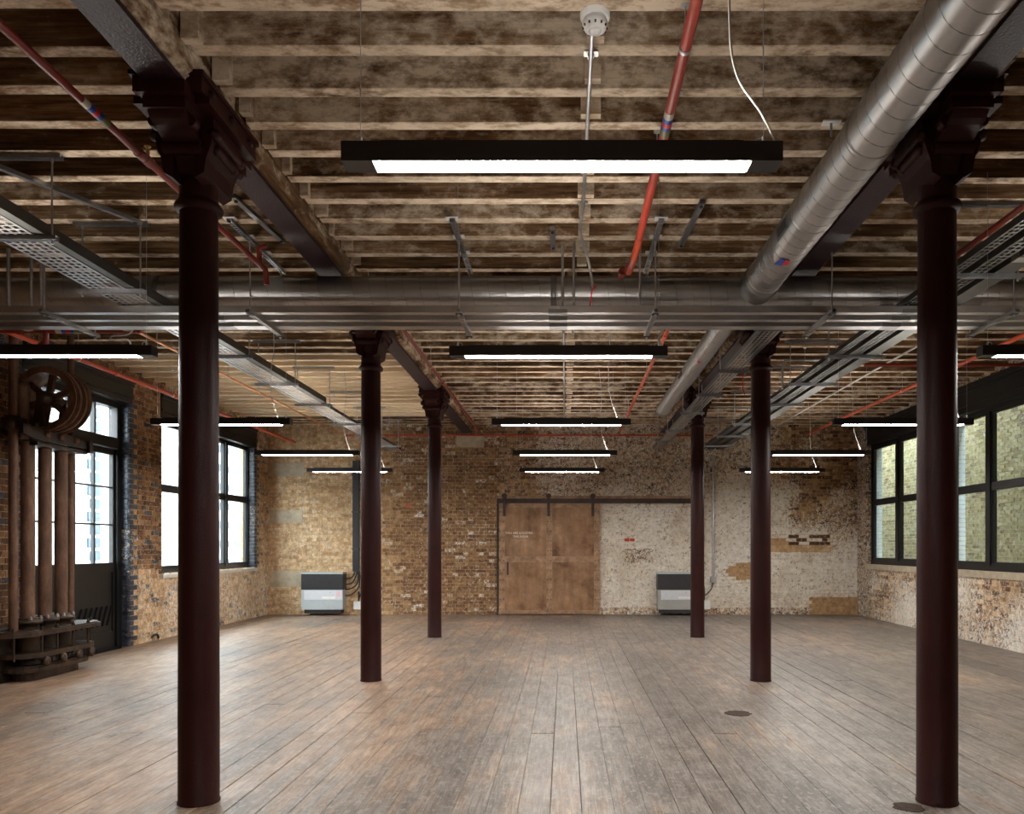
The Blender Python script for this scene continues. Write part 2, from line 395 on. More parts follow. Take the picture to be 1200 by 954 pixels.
# ---- walls: core slabs with a coloured mortar face, bricks one by one
def sst(x):
    x = min(1, max(0, x)); return x*x*(3-2*x)
def back_col(u, z):
    n = random.random()
    tone = .25+.5*n; G = .2
    if u < -4.0: tone = .56+.30*n; G = .26
    elif u < -1.45: tone = (.30+.42*n)*(.62 if u > -3.3 else 1.0-.38*(u+4)/.7); G = .20 + (.30 if random.random() > .92 else 0)
    elif u < .75: tone = .15+.5*n; G = .30 if u < -.6 else .5
    else:
        tone = .06+.6*n
        wob = .12*math.sin(u*2.1+z*1.3)+.10*math.sin(u*5.3-z*3.1)+.08*math.sin(z*7+u)
        G = .73 - .22*sst((z-2.3+wob*2)/.8) - .34*sst((u-4.5+wob*3)/1.3)*sst((z-1.5+wob*2)/.9) + random.uniform(-.04,.03)
        if 1.3 < u < 1.9 and 1.15 < z < 1.45: G = .5
        if z < .16: G = .45
        if 4.25 < u < 5.75 and 1.33 < z < 1.53: G = 0; tone = .62+.2*n
        if 4.4 < u < 4.75 and 1.53 < z < 1.62: G = 0; tone = .62
        if 4.9 < u < 5.7 and 1.50 < z < 1.75 and n > .4: G = .2; tone = .05
        if (3.55 < u < 4.1 and .86 < z < 1.02) or (3.8 < u < 4.05 and .76 < z < 1.12): G = 0; tone = .6
        if 5.3 < u and z < .34: G = .1; tone = .55
    B = 0.0
    for (bx, bz) in ((-3.39,2.36),(1.37,1.60)):
        if abs(u-bx) < .09 and abs(z-bz) < .06: B = 1.0; G = 0
    return (min(1,max(0,tone)), G, B, 1)
def left_col(u, z):
    n = random.random()
    if u < 9.7: tone = .02+.42*n; G = .10; 
    elif z > 1.15 and u < 13.1: tone = .10+.42*n; G = .20
    elif u < 13.1: tone = .48+.40*n; G = .36
    elif z > 1.1: tone = .4+.4*n; G = .35
    else: tone = .52+.40*n; G = .46
    B = 0.0
    if n > .93: B = .5
    if u < 9.7 and n > .86: B = .5
    return (tone, G, B, 1)
def right_col(u, z):
    n = random.random(); tone = .15+.70*n; G = .56 + .1*math.sin(u*3)+.1*math.sin(z*5+u*1.7)
    if z > .85: G -= .15
    if u > 16.9: tone = .05+.4*n; G = .45
    return (tone, G, 0.0, 1)
def front_col(u, z): return (random.random()*.6+.2, .4, 0.0, 1)

def wall(name, label, plane, face, thick, u0, u1, z1, holes, colf, brick_u=None, brick_holes=(), axis='Y', n_ind=300):
    """axis 'Y': the wall stands across Y and u runs in X; axis 'X': it stands across X and u runs in Y. face: +1/-1 outward direction of the room side."""
    def pt(u, d, z): return (u, plane+face*d, z) if axis == 'Y' else (plane+face*d, u, z)
    core = MB()
    us = sorted({u0, u1, *[h[0] for h in holes], *[h[1] for h in holes]}); us = [u for u in us if u0 <= u <= u1]
    zs = sorted({0.0-.03, z1, *[h[2] for h in holes], *[h[3] for h in holes]}); zs = [z for z in zs if -.04 <= z <= z1]
    def hole(u, z): return any(h[0] < u < h[1] and h[2] < z < h[3] for h in holes)
    for a, b in zip(us[:-1], us[1:]):
        for c, d in zip(zs[:-1], zs[1:]):
            if hole((a+b)/2, (c+d)/2): continue
            p, q = pt(a, -thick, c), pt(b, -.002, d)
            col = colf((a+b)/2, (c+d)/2)
            core.box(min(p[0],q[0]), max(p[0],q[0]), min(p[1],q[1]), max(p[1],q[1]), c, d, (.7, .3, 0, 1))
            nu = max(1, int((b-a)/.3)); nz = max(1, int((d-c)/.3))
            vs_ = []; fs_ = []
            for i in range(nu+1):
                for j in range(nz+1): vs_.append(pt(a+(b-a)*i/nu, 0, c+(d-c)*j/nz))
            for i in range(nu):
                for j in range(nz): fs_.append((i*(nz+1)+j, (i+1)*(nz+1)+j, (i+1)*(nz+1)+j+1, i*(nz+1)+j+1))
            base = len(core.v); core.add(vs_, fs_, False, (.75, .5, 0, 1))
            for i, v in enumerate(vs_):
                cc = colf(v[0] if axis == 'Y' else v[1], v[2]); core.c[base+i] = (.45+.3*cc[0], min(.95, cc[1]-.08*(cc[1] > .5)), 0, 1)
    W = core.build(name, M['brick']); tag(W, label, None, None, 'structure')
    if not brick_u: return W
    bh = list(holes)+list(brick_holes)
    rows = int(z1/.075); L = []
    for r in range(rows):
        zc0, zc1 = r*.075+.005, r*.075+.070
        head = r % 2; pit = .1125 if head else .225
        u = brick_u[0] - (.056 if head else 0)
        while u < brick_u[1]:
            a, b = max(u+.005, brick_u[0]), min(u+pit-.005, brick_u[1]); u += pit
            segs = [(a, b)]
            for h in bh:
                if h[2] < (zc0+zc1)/2 < h[3]:
                    ns = []
                    for s0, s1 in segs:
                        if s1 <= h[0] or s0 >= h[1]: ns.append((s0, s1)); continue
                        if s0 < h[0]: ns.append((s0, h[0]-.003))
                        if s1 > h[1]: ns.append((h[1]+.003, s1))
                    segs = ns
            for s0, s1 in segs:
                if s1-s0 < .03: continue
                L.append((s0, s1, zc0+random.uniform(-.002,.002), zc1+random.uniform(-.002,.002), random.uniform(.002,.011)))
    def size(k):
        s0, s1, a, b, p = L[k]; q0, q1 = pt(s0, 0, a), pt(s1, 0, b)
        def pr(q): return ((q[0])/max(q[1],.5)*F+VX, VY-(q[2]-CH)/max(q[1],.5)*F)
        A, B = pr(q0), pr(q1)
        if not (0 < A[0] < 1200 and 0 < B[0] < 1200): return 0
        return abs(A[0]-B[0])*abs(A[1]-B[1])
    order = sorted(range(len(L)), key=size, reverse=True)[:n_ind]; ind = set(order)
    rest = MB()
    for k, (s0, s1, a, b, p) in enumerate(L):
        mb = MB() if k in ind else rest
        i, o = pt(s0, -.02, a), pt(s1, p, b)
        mb.box(min(i[0],o[0]), max(i[0],o[0]), min(i[1],o[1]), max(i[1],o[1]), a, b, colf((s0+s1)/2, (a+b)/2))
        if k in ind: mb.build('brick', M['brick'], W)
    o = rest.build('brickwork', M['brick'], W); o['kind'] = 'stuff'
    return W

# stone blocks bonded into the corner of the back wall, and the sliding door / rail stay clear of the bricks
stones = [(-6.38,-5.62,2.98,3.28),(-6.38,-5.66,1.98,2.26),(-6.38,-5.66,.60,.95),(-2.35,-1.75,3.62,3.86)]
WB = wall('wall_back', 'far brick wall, bare stock brick at left and limewashed at right', YB, -1, .35, XL-.3, XR+.3, ZD, [], back_col, (XL, XR), [(-1.42,.76,0,2.44)]+stones, 'Y')
for (a, b, c, d) in stones: MB().box(a+.004, b-.004, YB-.014, YB+.05, c+.003, d-.003).build('stone_block', M['stone'], WB)
DL = (9.72, 12.03, -.03, 3.60); WL = (13.02, 16.90, 1.02, 3.60)
DLc = (9.69, 12.06, -.03, 3.60); WLc = (12.99, 16.93, 1.02, 3.60)
WLf = wall('wall_left', 'left brick wall with glazed doors, tall window and blue brick quoins', XL, 1, .32, YF-.3, YB, ZD, [DLc, WLc], left_col, (6.6, YB),
           [(12.0, 12.26, 0, 3.62), (16.88, 17.15, 1.0, 3.62), (9.6, 9.74, 0, 3.62), (12.9,13.04,1.0,3.6), (9.7,12.1,3.58,3.92), (12.9,17.0,3.50,3.96)], 'X')
WA = (14.45, 17.06, 1.10, 3.60); WBb = (11.15, 13.52, 1.10, 3.60); WAc = (14.45, 17.09, 1.10, 3.60)
WR = wall('wall_right', 'right brick wall, pale limewashed below a row of black windows', XR, -1, .30, YF-.3, YB, ZD, [WAc, WBb], right_col, (9.6, YB),
          [(17.04, 17.32, 1.1, 3.6), (11.0,17.1,3.55,4.0), (11.0,17.1,.98,1.12), (13.5,14.47,1.0,3.6)], 'X')
wall('wall_front', 'brick wall behind the photographer', YF, 1, .3, XL, XR, ZD, [], front_col)

# blue engineering brick quoins on the left wall (bull-nosed corners)
def quoin(y_edge, side, xface, xdeep, z0, z1, parent, blue=True, inward=1, colk=None):
    z = z0; r = 0
    while z < z1-.03:
        ln = (.225 if r % 2 else .115)
        a, b = (y_edge, y_edge+ln) if side > 0 else (y_edge-ln, y_edge)
        xo = xface + inward*random.uniform(.006,.013)
        n = random.random(); G = .04+.20*math.sin(z*1.7+y_edge)+random.uniform(-.12,.15)
        col = colk(n) if colk else (n, G, .5 if blue else 0, 1)
        mb = MB(); e = .035
        xi = xdeep
        if side > 0: poly = [(xi, a), (xo-inward*e, a), (xo-inward*e*.3, a+e*.3), (xo, a+e), (xo, b-.004), (xi, b-.004)]
        else: poly = [(xi, b), (xo-inward*e, b), (xo-inward*e*.3, b-e*.3), (xo, b-e), (xo, a+.004), (xi, a+.004)]
        n0 = len(mb.v); mb.prism(poly, 'Z', z+.004, min(z+.070, z1)); mb.usecol = True; mb.c = [col]*len(mb.v)
        mb.build('quoin_brick', M['brick'], parent)
        z += .075; r += 1
quoin(12.03, 1, XL, XL-.22, 0, 3.60, WLf); quoin(9.72, -1, XL, XL-.22, 0, 3.60, WLf)
quoin(16.90, 1, XL, XL-.22, 1.03, 3.52, WLf); quoin(13.02, -1, XL, XL-.22, 1.03, 3.52, WLf, False, 1, lambda n: (.1+.4*n, .15, 0, 1))
quoin(17.06, 1, XR, XR+.2, 1.12, 3.58, WR, False, -1, lambda n: (.02+.4*n, .42, 0, 1))
# black lintels with stepped mouldings
def lintel(y0, y1, z0, z1, xw, s, parent):
    mb = MB(); h = z1-z0
    for (a, b, d) in ((0,.24,.012),(.24,.34,.035),(.34,.72,.020),(.72,.84,.045),(.84,1,.060)):
        p, q = xw-s*.3, xw+s*d
        mb.box(min(p,q), max(p,q), y0, y1, z0+a*h, z0+b*h)
    return mb.build('lintel', M['steel_black'], parent)
lintel(9.66, 12.10, 3.58, 3.92, XL, 1, WLf); lintel(12.96, 16.98, 3.52, 3.96, XL, 1, WLf)
lintel(11.05, 17.12, 3.57, 4.00, XR, -1, WR)
MB().box(XL-.2, XL+.035, 12.98, 16.98, .965, 1.03).build('window_sill', M['sill'], WLf)
MB().box(XR-.03, XR+.3, 11.05, 17.10, 1.00, 1.105).build('window_sill', M['stone'], WR)
o = MB().box(XR+.06, XR+.14, 13.50, 14.47, 1.10, 3.6).build('post_cover', M['steel_black'], WR)
z = 1.12                                            # white glazed bricks on the outer reveals
while z < 3.55:
    for ye in (17.06, 13.52):
        MB().box(XR+.17, XR+.305, ye-.012, ye+.05, z, z+.066).build('glazed_brick', M['glazed'], WR)
    z += .075

def window(name, label, X, s, y0, y1, z0, z1, mull, trans, mw=.11, sash=True, group=None):
    r = thing(name, label, 'window', (X, (y0+y1)/2, z0), group); r['kind'] = 'structure'
    d = .045; f = .075
    MB().box(X-d, X+d, y0, y0+f, z0, z1).box(X-d, X+d, y1-f, y1, z0, z1).box(X-d, X+d, y0+f, y1-f, z0, z0+f+.03).box(X-d, X+d, y0+f, y1-f, z1-f, z1).build('frame', M['steel_black'], r)
    edges = [y0+f] 
    for mcy in mull:
        MB().box(X-d-.01, X+d+.01, mcy-mw/2, mcy+mw/2, z0+f, z1-f).build('mullion', M['steel_black'], r); edges += [mcy-mw/2, mcy+mw/2]
    edges.append(y1-f)
    zz = [z0+f+.03]
    for t in trans: zz += [t-.03, t+.03]
    zz.append(z1-f)
    for i in range(0, len(edges), 2):
        a, b = edges[i], edges[i+1]
        for t in trans: MB().box(X-d*.8, X+d*.8, a, b, t-.03, t+.03).build('transom', M['steel_black'], r)
        for j in range(0, len(zz), 2):
            c, e = zz[j], zz[j+1]; q = .032
            if sash: MB().box(X-.03, X+.03, a, a+q, c, e).box(X-.03, X+.03, b-q, b, c, e).box(X-.03, X+.03, a+q, b-q, c, c+q).box(X-.03, X+.03, a+q, b-q, e-q, e).build('sash', M['steel_black'], r)
            MB().box(X-.003, X+.003, a+.005, b-.005, c+.005, e-.005).build('pane', M['glass'], r)
    return r
window('window_1', 'tall black three-light window in the left wall with a white sill', XL-.17, 1, WL[0], WL[1], WL[2], 3.56, [14.17, 15.80], [2.43])
window('window_2', 'black two-light window in the right wall nearest the far corner', XR+.12, -1, WA[0], WA[1], WA[2]+.005, 3.58, [15.72], [2.38], .13)
window('window_3', 'black two-light window in the right wall behind the near right column', XR+.12, -1, WBb[0], WBb[1], WBb[2]+.005, 3.58, [12.34], [2.38], .13)

# glazed black double door, left wall
X = XL-.17; y0, y1 = DL[0], DL[1]
d1 = thing('door_1', 'black glazed double door with small panes behind the iron hoist', 'door', (X, 10.87, 0)); d1['kind'] = 'structure'
mb = MB(); mb.box(X-.06, X+.06, y0, y0+.12, 0, 3.60).box(X-.06, X+.06, y1-.12, y1, 0, 3.60).box(X-.06, X+.06, y0+.12, y1-.12, 3.49, 3.60).box(X-.07, X+.08, y0+.12, y1-.12, 2.90, 3.05)
mb.build('frame', M['steel_black'], d1)
MB().box(X-.12, X+.06, y0+.001, y1-.001, -.03, .018).build('threshold', M['steel_black'], d1)
cols = [(9.90, 10.33), (10.375, 10.80), (10.97, 11.385), (11.425, 11.85)]
for lf, (a, b) in enumerate(((9.84, 10.88), (10.885, 11.91))):
    leaf = MB(); q = .06
    leaf.box(X-.03, X+.03, a, a+q, .02, 2.89).box(X-.03, X+.03, b-q, b, .02, 2.89).box(X-.03, X+.03, a+q, b-q, 1.10, 1.24).box(X-.03, X+.03, a+q, b-q, 2.80, 2.89).box(X-.03, X+.03, a+q, b-q, .02, .25)
    L_ = leaf.build('door_leaf', M['blackp'], d1)
    MB().box(X-.012, X+.012, a+q, b-q, .25, 1.10).build('door_panel', M['blackp'], L_)
    nbd = 7
    for k in range(nbd):                          # diagonal boards on the lower panel
        c0 = a+q+.02+(b-a-2*q-.04)*k/nbd
        MB().obox((X+.016, c0, .34), (X+.016, c0+(b-a-2*q-.04)/nbd*1.0, .62), .008, .05, (1,0,0)).build('panel_slat', M['blackp'], L_)
    for k in (2*lf, 2*lf+1):
        c, e = cols[k]
        for (za, zb) in ((1.24,1.775),(1.80,2.315),(2.34,2.80)): MB().box(X-.003, X+.003, c, e, za, zb).build('pane', M['glass'], L_)
    mm = (cols[2*lf][1]+cols[2*lf+1][0])/2
    mb = MB().box(X-.02, X+.02, mm-.02, mm+.02, 1.24, 2.80)
    for zz in (1.7875, 2.3275): mb.box(X-.0195, X+.0195, a+q, b-q, zz-.012, zz+.012)
    mb.build('glazing_bar', M['steel_black'], L_)
for k in range(4):
    c, e = cols[k]; MB().box(X-.003, X+.003, c, e, 3.05, 3.49).build('pane', M['glass'], d1)
    if k < 3: MB().box(X-.03, X+.03, e-.002, cols[k+1][0]+.002, 3.05, 3.49).build('glazing_bar', M['steel_black'], d1)

# ------------------------------------------------------------------ outside
g = MB().box(-40, 40, -30, 60, -4.2, -4.0).build('bounce_ground', M['greymass']); tag(g, 'unseen ground slab added far below the windows for bounce light', None, None, 'structure')  # unseen ground added to bounce sky light
nbld = thing('white_building', 'white rendered building with pale blue quoins outside the left windows', 'building', (-10.5, 22, -4))
MB().box(-11.2, -10.5, 6, 46, -4, 5.7).build('facade', M['render'], nbld)
z = 0.0; r = 0
while z < 5.3:
    a = 17.95 if r % 2 else 18.05
    MB().box(-10.52, -10.47, a, 18.40, z, z+.21).build('quoin_block', M['bluebrick'], nbld)
    if r % 2: MB().box(-10.52, -10.48, 24.4, 26.5, z, z+.2).build('band_course', M['bluebrick'], nbld)
    z += .29; r += 1
o = MB().box(XL-.3, XR+.3, YF-.3, YB+.3, 4.43, 14.0).build('sky_block_upper', M['greymass']); tag(o, 'unseen upper storeys added over the room to cut sky light', None, None, 'structure')  # unseen mass added to dim the gap outside the right windows
o = MB().box(0, XR+.3, YB+.4, 40, -4, 5.6).build('sky_block_rear', M['greymass']); tag(o, 'unseen block added beyond the far wall to cut sky light', None, None, 'structure')  # unseen block added to keep sky light off the brick outside
rb = thing('brick_building', 'yellow stock brick building close outside the right windows', 'building', (8.6, 18, -4))
mb = MB(); mb.box(8.6, 9.2, -6, 50, -4, 15, (.85, .55, 0, 1)); mb.build('wall', M['brickyellow'], rb)
mb = MB()
for r in range(int(5.5/.075)):
    z = .3+r*.075; y = 11 + (.1125 if r % 2 else 0)
    while y < 30:
        n = random.random(); p = random.uniform(.003,.012)
        ty = .30+.55*random.random() if n < .9 else random.random()*.25
        mb.box(8.6-p, 8.62, y+.005, y+.22, z+.005, z+.07, (ty, .10+.22*random.random(), 0, 1)); y += .225
o = mb.build('brickwork', M['brickyellow'], rb); o['kind'] = 'stuff'

# ------------------------------------------------------------------ iron beams
def beam(xc, name, side):
    r = thing('iron_beam', f'dark maroon iron beam with timber side plates on the {side} column row', 'beam', (xc, 6, 3.93)); r['kind'] = 'structure'
    MB().box(xc-BW, xc+BW, YF, YB+.1, 3.93, 3.955).build('flange', M['beampaint'], r)
    MB().box(xc-.02, xc+.02, YF, YB+.1, 3.955, 4.27).box(xc-BW, xc+BW, YF, YB+.1, 4.27, 4.298).build('web', M['iron'], r)
    for s in (-1, 1):
        y = YF
        while y < YB:
            L_ = random.uniform(.8, 2.6); e = min(y+L_, YB+.05)
            o0 = .022; o1 = .150+random.uniform(-.012,.018); zb = 3.957+random.uniform(0,.012)
            a, b = xc+s*o0, xc+s*o1
            # rough-hewn side plate, its lower arris chamfered
            c = random.uniform(.02,.06)
            poly = [(xc+s*.022, zb), (xc+s*(BW-.004), zb), (xc+s*(o1), zb+c), (xc+s*(o1+.02), 4.285), (xc+s*.022, 4.285)]
            mb = MB().prism(poly, 'Y', y+.003, e-.003); mb.usecol = True; mb.c = [(random.random()*.5, .22+random.uniform(-.1,.25), .0, 1)]*len(mb.v)
            mb.build('timber_plate', M['plate'], r); y = e
    return r
beam(XBL, 'l', 'left'); beam(XBR, 'r', 'right')

# ------------------------------------------------------------------ cast-iron columns
def make_column(x, y, label):
    r = thing('iron_column', label, 'column', (x, y, 0), 'maroon cast-iron columns')
    MB().lathe((x,y,0), [(.116,0),(.117,.010),(.1125,.018),(.112,.6),(.108,2.2),(.104,3.40)], 32).build('shaft', M['iron'], r)
    MB().lathe((x,y,3.40), [(.104,0),(.124,.008),(.133,.025),(.133,.035),(.124,.052),(.112,.058),(.109,.075)], 32).build('neck_ring', M['iron'], r)
    MB().lathe((x,y,3.45), [(.105,0),(.107,.10),(.116,.19),(.132,.26),(.145,.31),(.150,.36)], 32).build('bell', M['iron'], r)
    # saddle: stepped mouldings under the beam
    mb = MB()
    for (hl, hw, a, b) in ((.415,.112,3.800,3.86),(.455,.128,3.86,3.927)):
        mb.box(x-hw, x+hw, y-hl, y+hl, a, b)
    mb.build('saddle', M['iron'], r)
    for s in (-1, 1):
        # ogee bracket along the beam, the width of the beam
        pts = [(.06,3.56),(.115,3.585),(.15,3.64),(.19,3.69),(.235,3.722),(.285,3.740),(.33,3.750),(.365,3.768),(.385,3.785),(.40,3.806)]
        poly = [(y+s*a, b) for a, b in pts] + [(y+s*.06, 3.805)]
        MB().prism(poly, 'X', x-.098, x+.098).build('bracket', M['iron'], r)
        sc_ = MB()
        for (dy, z_, rr, hw) in ((.195,3.690,.036,.106),):
            sc_.cyl((x-hw, y+s*dy, z_), (x+hw, y+s*dy, z_), rr, None, 16); sc_.cyl((x-hw-.012, y+s*dy, z_), (x+hw+.012, y+s*dy, z_), rr*.45, None, 10)
        sc_.build('scroll', M['iron'], r)
        # side cheek: roll mouldings running with the beam, swelling outward
        poly = [(x+s*.06,3.53),(x+s*.112,3.56),(x+s*.125,3.64),(x+s*.155,3.72),(x+s*.165,3.80),(x+s*.165,3.86),(x+s*.06,3.86)]
        mb = MB().prism(poly, 'Y', y-.19, y+.19).build('side_cheek', M['iron'], r)
        mb = MB()
        for (dx, z_, rr, hl) in ((.150,3.715,.024,.12),(.165,3.775,.028,.17)):
            mb.cyl((x+s*dx, y-hl, z_), (x+s*dx, y+hl, z_), rr, None, 14)
            for e in (-1, 1): mb.lathe((x+s*dx, y+e*hl, z_), [(.001,-rr*1.3),(rr*.95,-rr*.9),(rr*1.35,0),(rr*.95,rr*.9),(.001,rr*1.3)], 14, 'Y')
        mb.build('roll_moulding', M['iron'], r)
        mb = MB().box(min(x+s*.10,x+s*.205), max(x+s*.10,x+s*.205), y-.33, y+.33, 3.865, 3.905).box(min(x+s*.10,x+s*.185), max(x+s*.10,x+s*.185), y-.38, y+.38, 3.905, 3.985).box(min(x+s*.10,x+s*.20), max(x+s*.10,x+s*.20), y-.40, y+.40, 3.985, 4.01)
        mb.build('side_flange', M['iron'], r)
        mb = MB()
        for yy in (-.27, 0, .27): mb.lathe((x+s*.186, y+yy, 3.945), [(.024,-.012),(.024,.012*s),(.012,.022*s)] , 12, 'X')
        for yy in (-.30, .30): mb.lathe((x+s*.10, y+yy, 3.775), [(.030,-.03),(.034,0),(.030,.03)], 12, 'Y')
        mb.build('boss', M['iron'], r)
    return r
c0 = make_column(XBL, COLY[0], 'dark maroon cast-iron column in the left row, nearest the camera')
for k, (x, y) in enumerate([(XBL-.015, COLY[1]), (XBL, COLY[2]), (XBR, COLY[0]), (XBR, COLY[1]), (XBR, COLY[2])]):
    copy_tree(c0, (x, y, 0), 'dark maroon cast-iron column in the %s row, %s' % ('left' if k < 2 else 'right', ['second from the camera', 'farthest from the camera', 'nearest the camera', 'second from the camera', 'farthest from the camera'][k]))

# ------------------------------------------------------------------ linear pendant lights
def make_light(loc, label):
    x, y, z = loc; hl, hh, hd = .757, .068, .045
    r = thing('pendant_light', label, 'light', loc, 'black linear pendant lights')
    mb = MB()
    mb.box(x-hl, x+hl, y-hd, y-hd+.004, z, z+hh).box(x-hl, x+hl, y+hd-.004, y+hd, z, z+hh).box(x-hl, x+hl, y-hd+.004, y+hd-.004, z+hh-.02, z+hh)
    for q in (-.033, .033): mb.box(x-hl+.14, x+hl-.14, y+q-.003, y+q+.003, z+hh, z+hh+.007)
    for q in (-1, 1): mb.box(x+q*(hl-.137)-.003, x+q*(hl-.137)+.003, y-.036, y+.036, z+hh, z+hh+.007)
    mb.build('housing', M['black'], r)
    for s in (-1, 1):
        a, b = sorted((x+s*(hl-.108), x+s*hl))
        MB().box(a, b, y-hd+.004, y+hd-.004, z, z+hh-.02).build('end_block', M['black'], r)
        xs = x+s*.70
        MB().cyl((xs, y, z+hh+.02), (xs, y, ZJ+.03), .0016, None, 6).build('suspension_wire', M['zinc'], r)
        MB().cyl((xs, y, z+hh-.002), (xs, y, z+hh+.035), .006, None, 8).tube([(xs+s*-.01+.02*math.cos(t*.5), y, z+hh+.017+.014*math.sin(t*.5)) for t in range(13)], .002, 5).build('wire_gripper', M['zinc'], r)
    MB().box(x-hl+.108, x+hl-.108, y-hd+.004, y+hd-.004, z-.0005, z+.03).build('diffuser', M['led'], r)
    MB().box(x-hl+.15, x+hl-.15, y-.025, y+.025, z+hh, z+hh+.002).build('top_diffuser', M['uplight'], r)
    return r
LZ = 2.80
def flex(r, loc, pts):
    MB().tube([(loc[0]+p[0], loc[1]+p[1], loc[2]+p[2]) for p in pts], .0045, 8).build('power_flex', M['flex'], r)
def smooth(pts, n=5):
    P = [Vector(p) for p in pts]; out = []
    for i in range(len(P)-1):
        p0, p1, p2, p3 = P[max(i-1,0)], P[i], P[i+1], P[min(i+2,len(P)-1)]
        for k in range(n):
            t = k/n; out.append(.5*((2*p1)+(p2-p0)*t+(2*p0-5*p1+4*p2-p3)*t*t+(3*p1-p0-3*p2+p3)*t**3))
    out.append(P[-1]); return out
fx1 = smooth([(.745,0,.065),(.735,0,.10),(.69,.0,.19),(.62,.01,.30),(.592,.02,.42),(.592,.05,.62),(.61,.10,.80),(.68,.1,.98),(.69,.1,1.26)])
fx2 = smooth([(.62,.0,.066),(.60,.0,.12),(.53,.02,.35),(.52,.05,.6),(.535,.1,.9),(.50,.12,1.28)])
lc = (-.01, 2.84, LZ); lm = make_light(lc, 'black linear pendant light in the middle row, nearest the camera'); flex(lm, lc, fx1)
bare = make_light((-.045, 5.70, LZ), 'black linear pendant light in the middle row, second from the camera')
base = make_light((-.04, 8.92, LZ), 'black linear pendant light in the middle row, third from the camera'); flex(base, (-.04, 8.92, LZ), fx2)
for x, y, lab in [(0,11.86,'middle row, fourth from the camera'),(-.05,14.55,'middle row, farthest from the camera'),
                  (-3.61,5.68,'left row, cut off by the picture edge'),(-3.74,8.90,'left row, behind the near left column'),(-3.74,11.86,'left row, third from the back wall side column'),(-3.83,14.55,'left row, farthest from the camera'),
                  (3.64,5.68,'right row, cut off by the picture edge'),(3.68,8.90,'right row, crossed by the near right column'),(3.68,11.86,'right row, second from the far wall'),(3.866,14.55,'right row, farthest from the camera')]:
    lab = lab.replace('third from the back wall side column', 'second from the far wall')
    cp = copy_tree(bare if y < 6 else base, (x, y, LZ), 'black linear pendant light in the '+lab)
    if x == -3.61: MB().tube(smooth([px(158,383,7.55), px(150,392,7.55), px(131,394,7.5), px(132,398,7.0), px(150,398,6.3), px(154,409,5.68)],6), .007, 8).build('power_flex', M['flex'], cp)
for x in (-.01,):
    for y in (0.0, -2.9):
        copy_tree(base, (x, y, LZ), 'black linear pendant light outside the picture, above or behind the photographer')['group'] = 'pendant lights outside the picture'

# ------------------------------------------------------------------ ducts
def seam_helix(c, r, axis, a0, a1, pitch, n=20):
    turns = int((a1-a0)/pitch); pts = []
    for i in range(turns*n):
        t = 2*math.pi*i/n; a = a0 + pitch*i/n; u, v = r*math.cos(t), r*math.sin(t)
        pts.append((c[0]+u, a, c[2]+v) if axis == 'Y' else (a, c[1]+u, c[2]+v))
    return pts
def duct_y(name, label, xc, zc, r, y0, y1, pitch=.135):
    t = thing(name, label, 'duct', (xc, (y0+y1)/2, zc), None)
    MB().tube([(xc, y0+(y1-y0)*k/24, zc) for k in range(25)], r, 40).build('shell', M['galv'], t)
    MB().tube(seam_helix((xc,0,zc), r, 'Y', y0, y1, pitch), .0035, 5).build('spiral_seam', M['seam'], t)
    return t
DZ = CH+2.27
d_ = duct_y('spiral_duct', 'large galvanised spiral duct running overhead along the right beam', 1.685, DZ, .150, -4.0, 7.0)
for yy in (4.48, 5.55, 6.85): MB().lathe((1.685, yy, DZ), [(.150,-.02),(.1545,-.018),(.1545,.018),(.150,.02)], 40, 'Y').build('joint_band', M['galv'], d_)
# access hatch and flow arrow sticker on the duct
def duct_patch(xc, zc, r, y0, y1, a0, a1, n=6):
    mb = MB(); vs_ = []; fs_ = []
    for k in range(n+1):
        a = math.radians(a0+(a1-a0)*k/n)
        for rr, y in ((r, y0), (r, y1)): vs_.append((xc+rr*math.cos(a), y, zc+rr*math.sin(a)))
    for k in range(n): fs_.append((2*k, 2*k+1, 2*k+3, 2*k+2))
    return mb.add(vs_, fs_, True)
h_ = duct_patch(1.685, DZ, .1555, 5.62, 5.92, 172, 205).build('access_hatch', M['galvd'], d_)
duct_patch(1.685, DZ, .1570, 5.66, 5.88, 177, 199).build('hatch_cover', M['charcoal'], h_)
def arrow(xc, zc, r, pts, m, parent):
    mb = MB(); mb.add([(xc+r*math.cos(math.radians(a)), y, zc+r*math.sin(math.radians(a))) for a, y in pts], [tuple(range(len(pts)))]); mb.build('flow_arrow', m, parent)
arrow(1.685, DZ, .1565, [(232,6.22),(252,6.18),(252,6.06),(240,6.06)], M['blue'], d_); arrow(1.685, DZ, .1566, [(252,6.18),(268,6.14),(262,6.04),(252,6.06)], M['redband'], d_)
# elbow/tee collar into the cross duct
MB().lathe((1.685, 6.95, DZ), [(.150,0),(.162,.02),(.162,.10),(.154,.12),(.154,.22)], 40, 'Y').build('tee_collar', M['galvd'], d_)
t = thing('cross_duct', 'galvanised spiral duct crossing the room under the beams', 'duct', (0, 7.34, DZ))
MB().tube([(-5.12+11.2*k/30, 7.34, DZ) for k in range(31)], .150, 40).build('shell', M['galv'], t)
MB().tube(seam_helix((0,7.34,DZ), .150, 'X', -5.1, 6.0, .15), .0035, 5).build('spiral_seam', M['seam'], t)
for xx in (-5.10, -3.62, -.1, 3.4): MB().lathe((xx, 7.34, DZ), [(.150,-.025),(.155,-.022),(.155,.022),(.150,.025)], 40, 'X').build('joint_band', M['galvd'], t)
d2 = duct_y('spiral_duct', 'smaller galvanised spiral duct beyond the cross duct, open at its far end', 1.634, DZ, .112, 7.55, 13.55, .10)
MB().lathe((1.634, 13.5, DZ), [(.112,-.02),(.119,-.01),(.119,.06),(.105,.06),(.105,-.03)], 32, 'Y').build('end_collar', M['galvd'], d2)
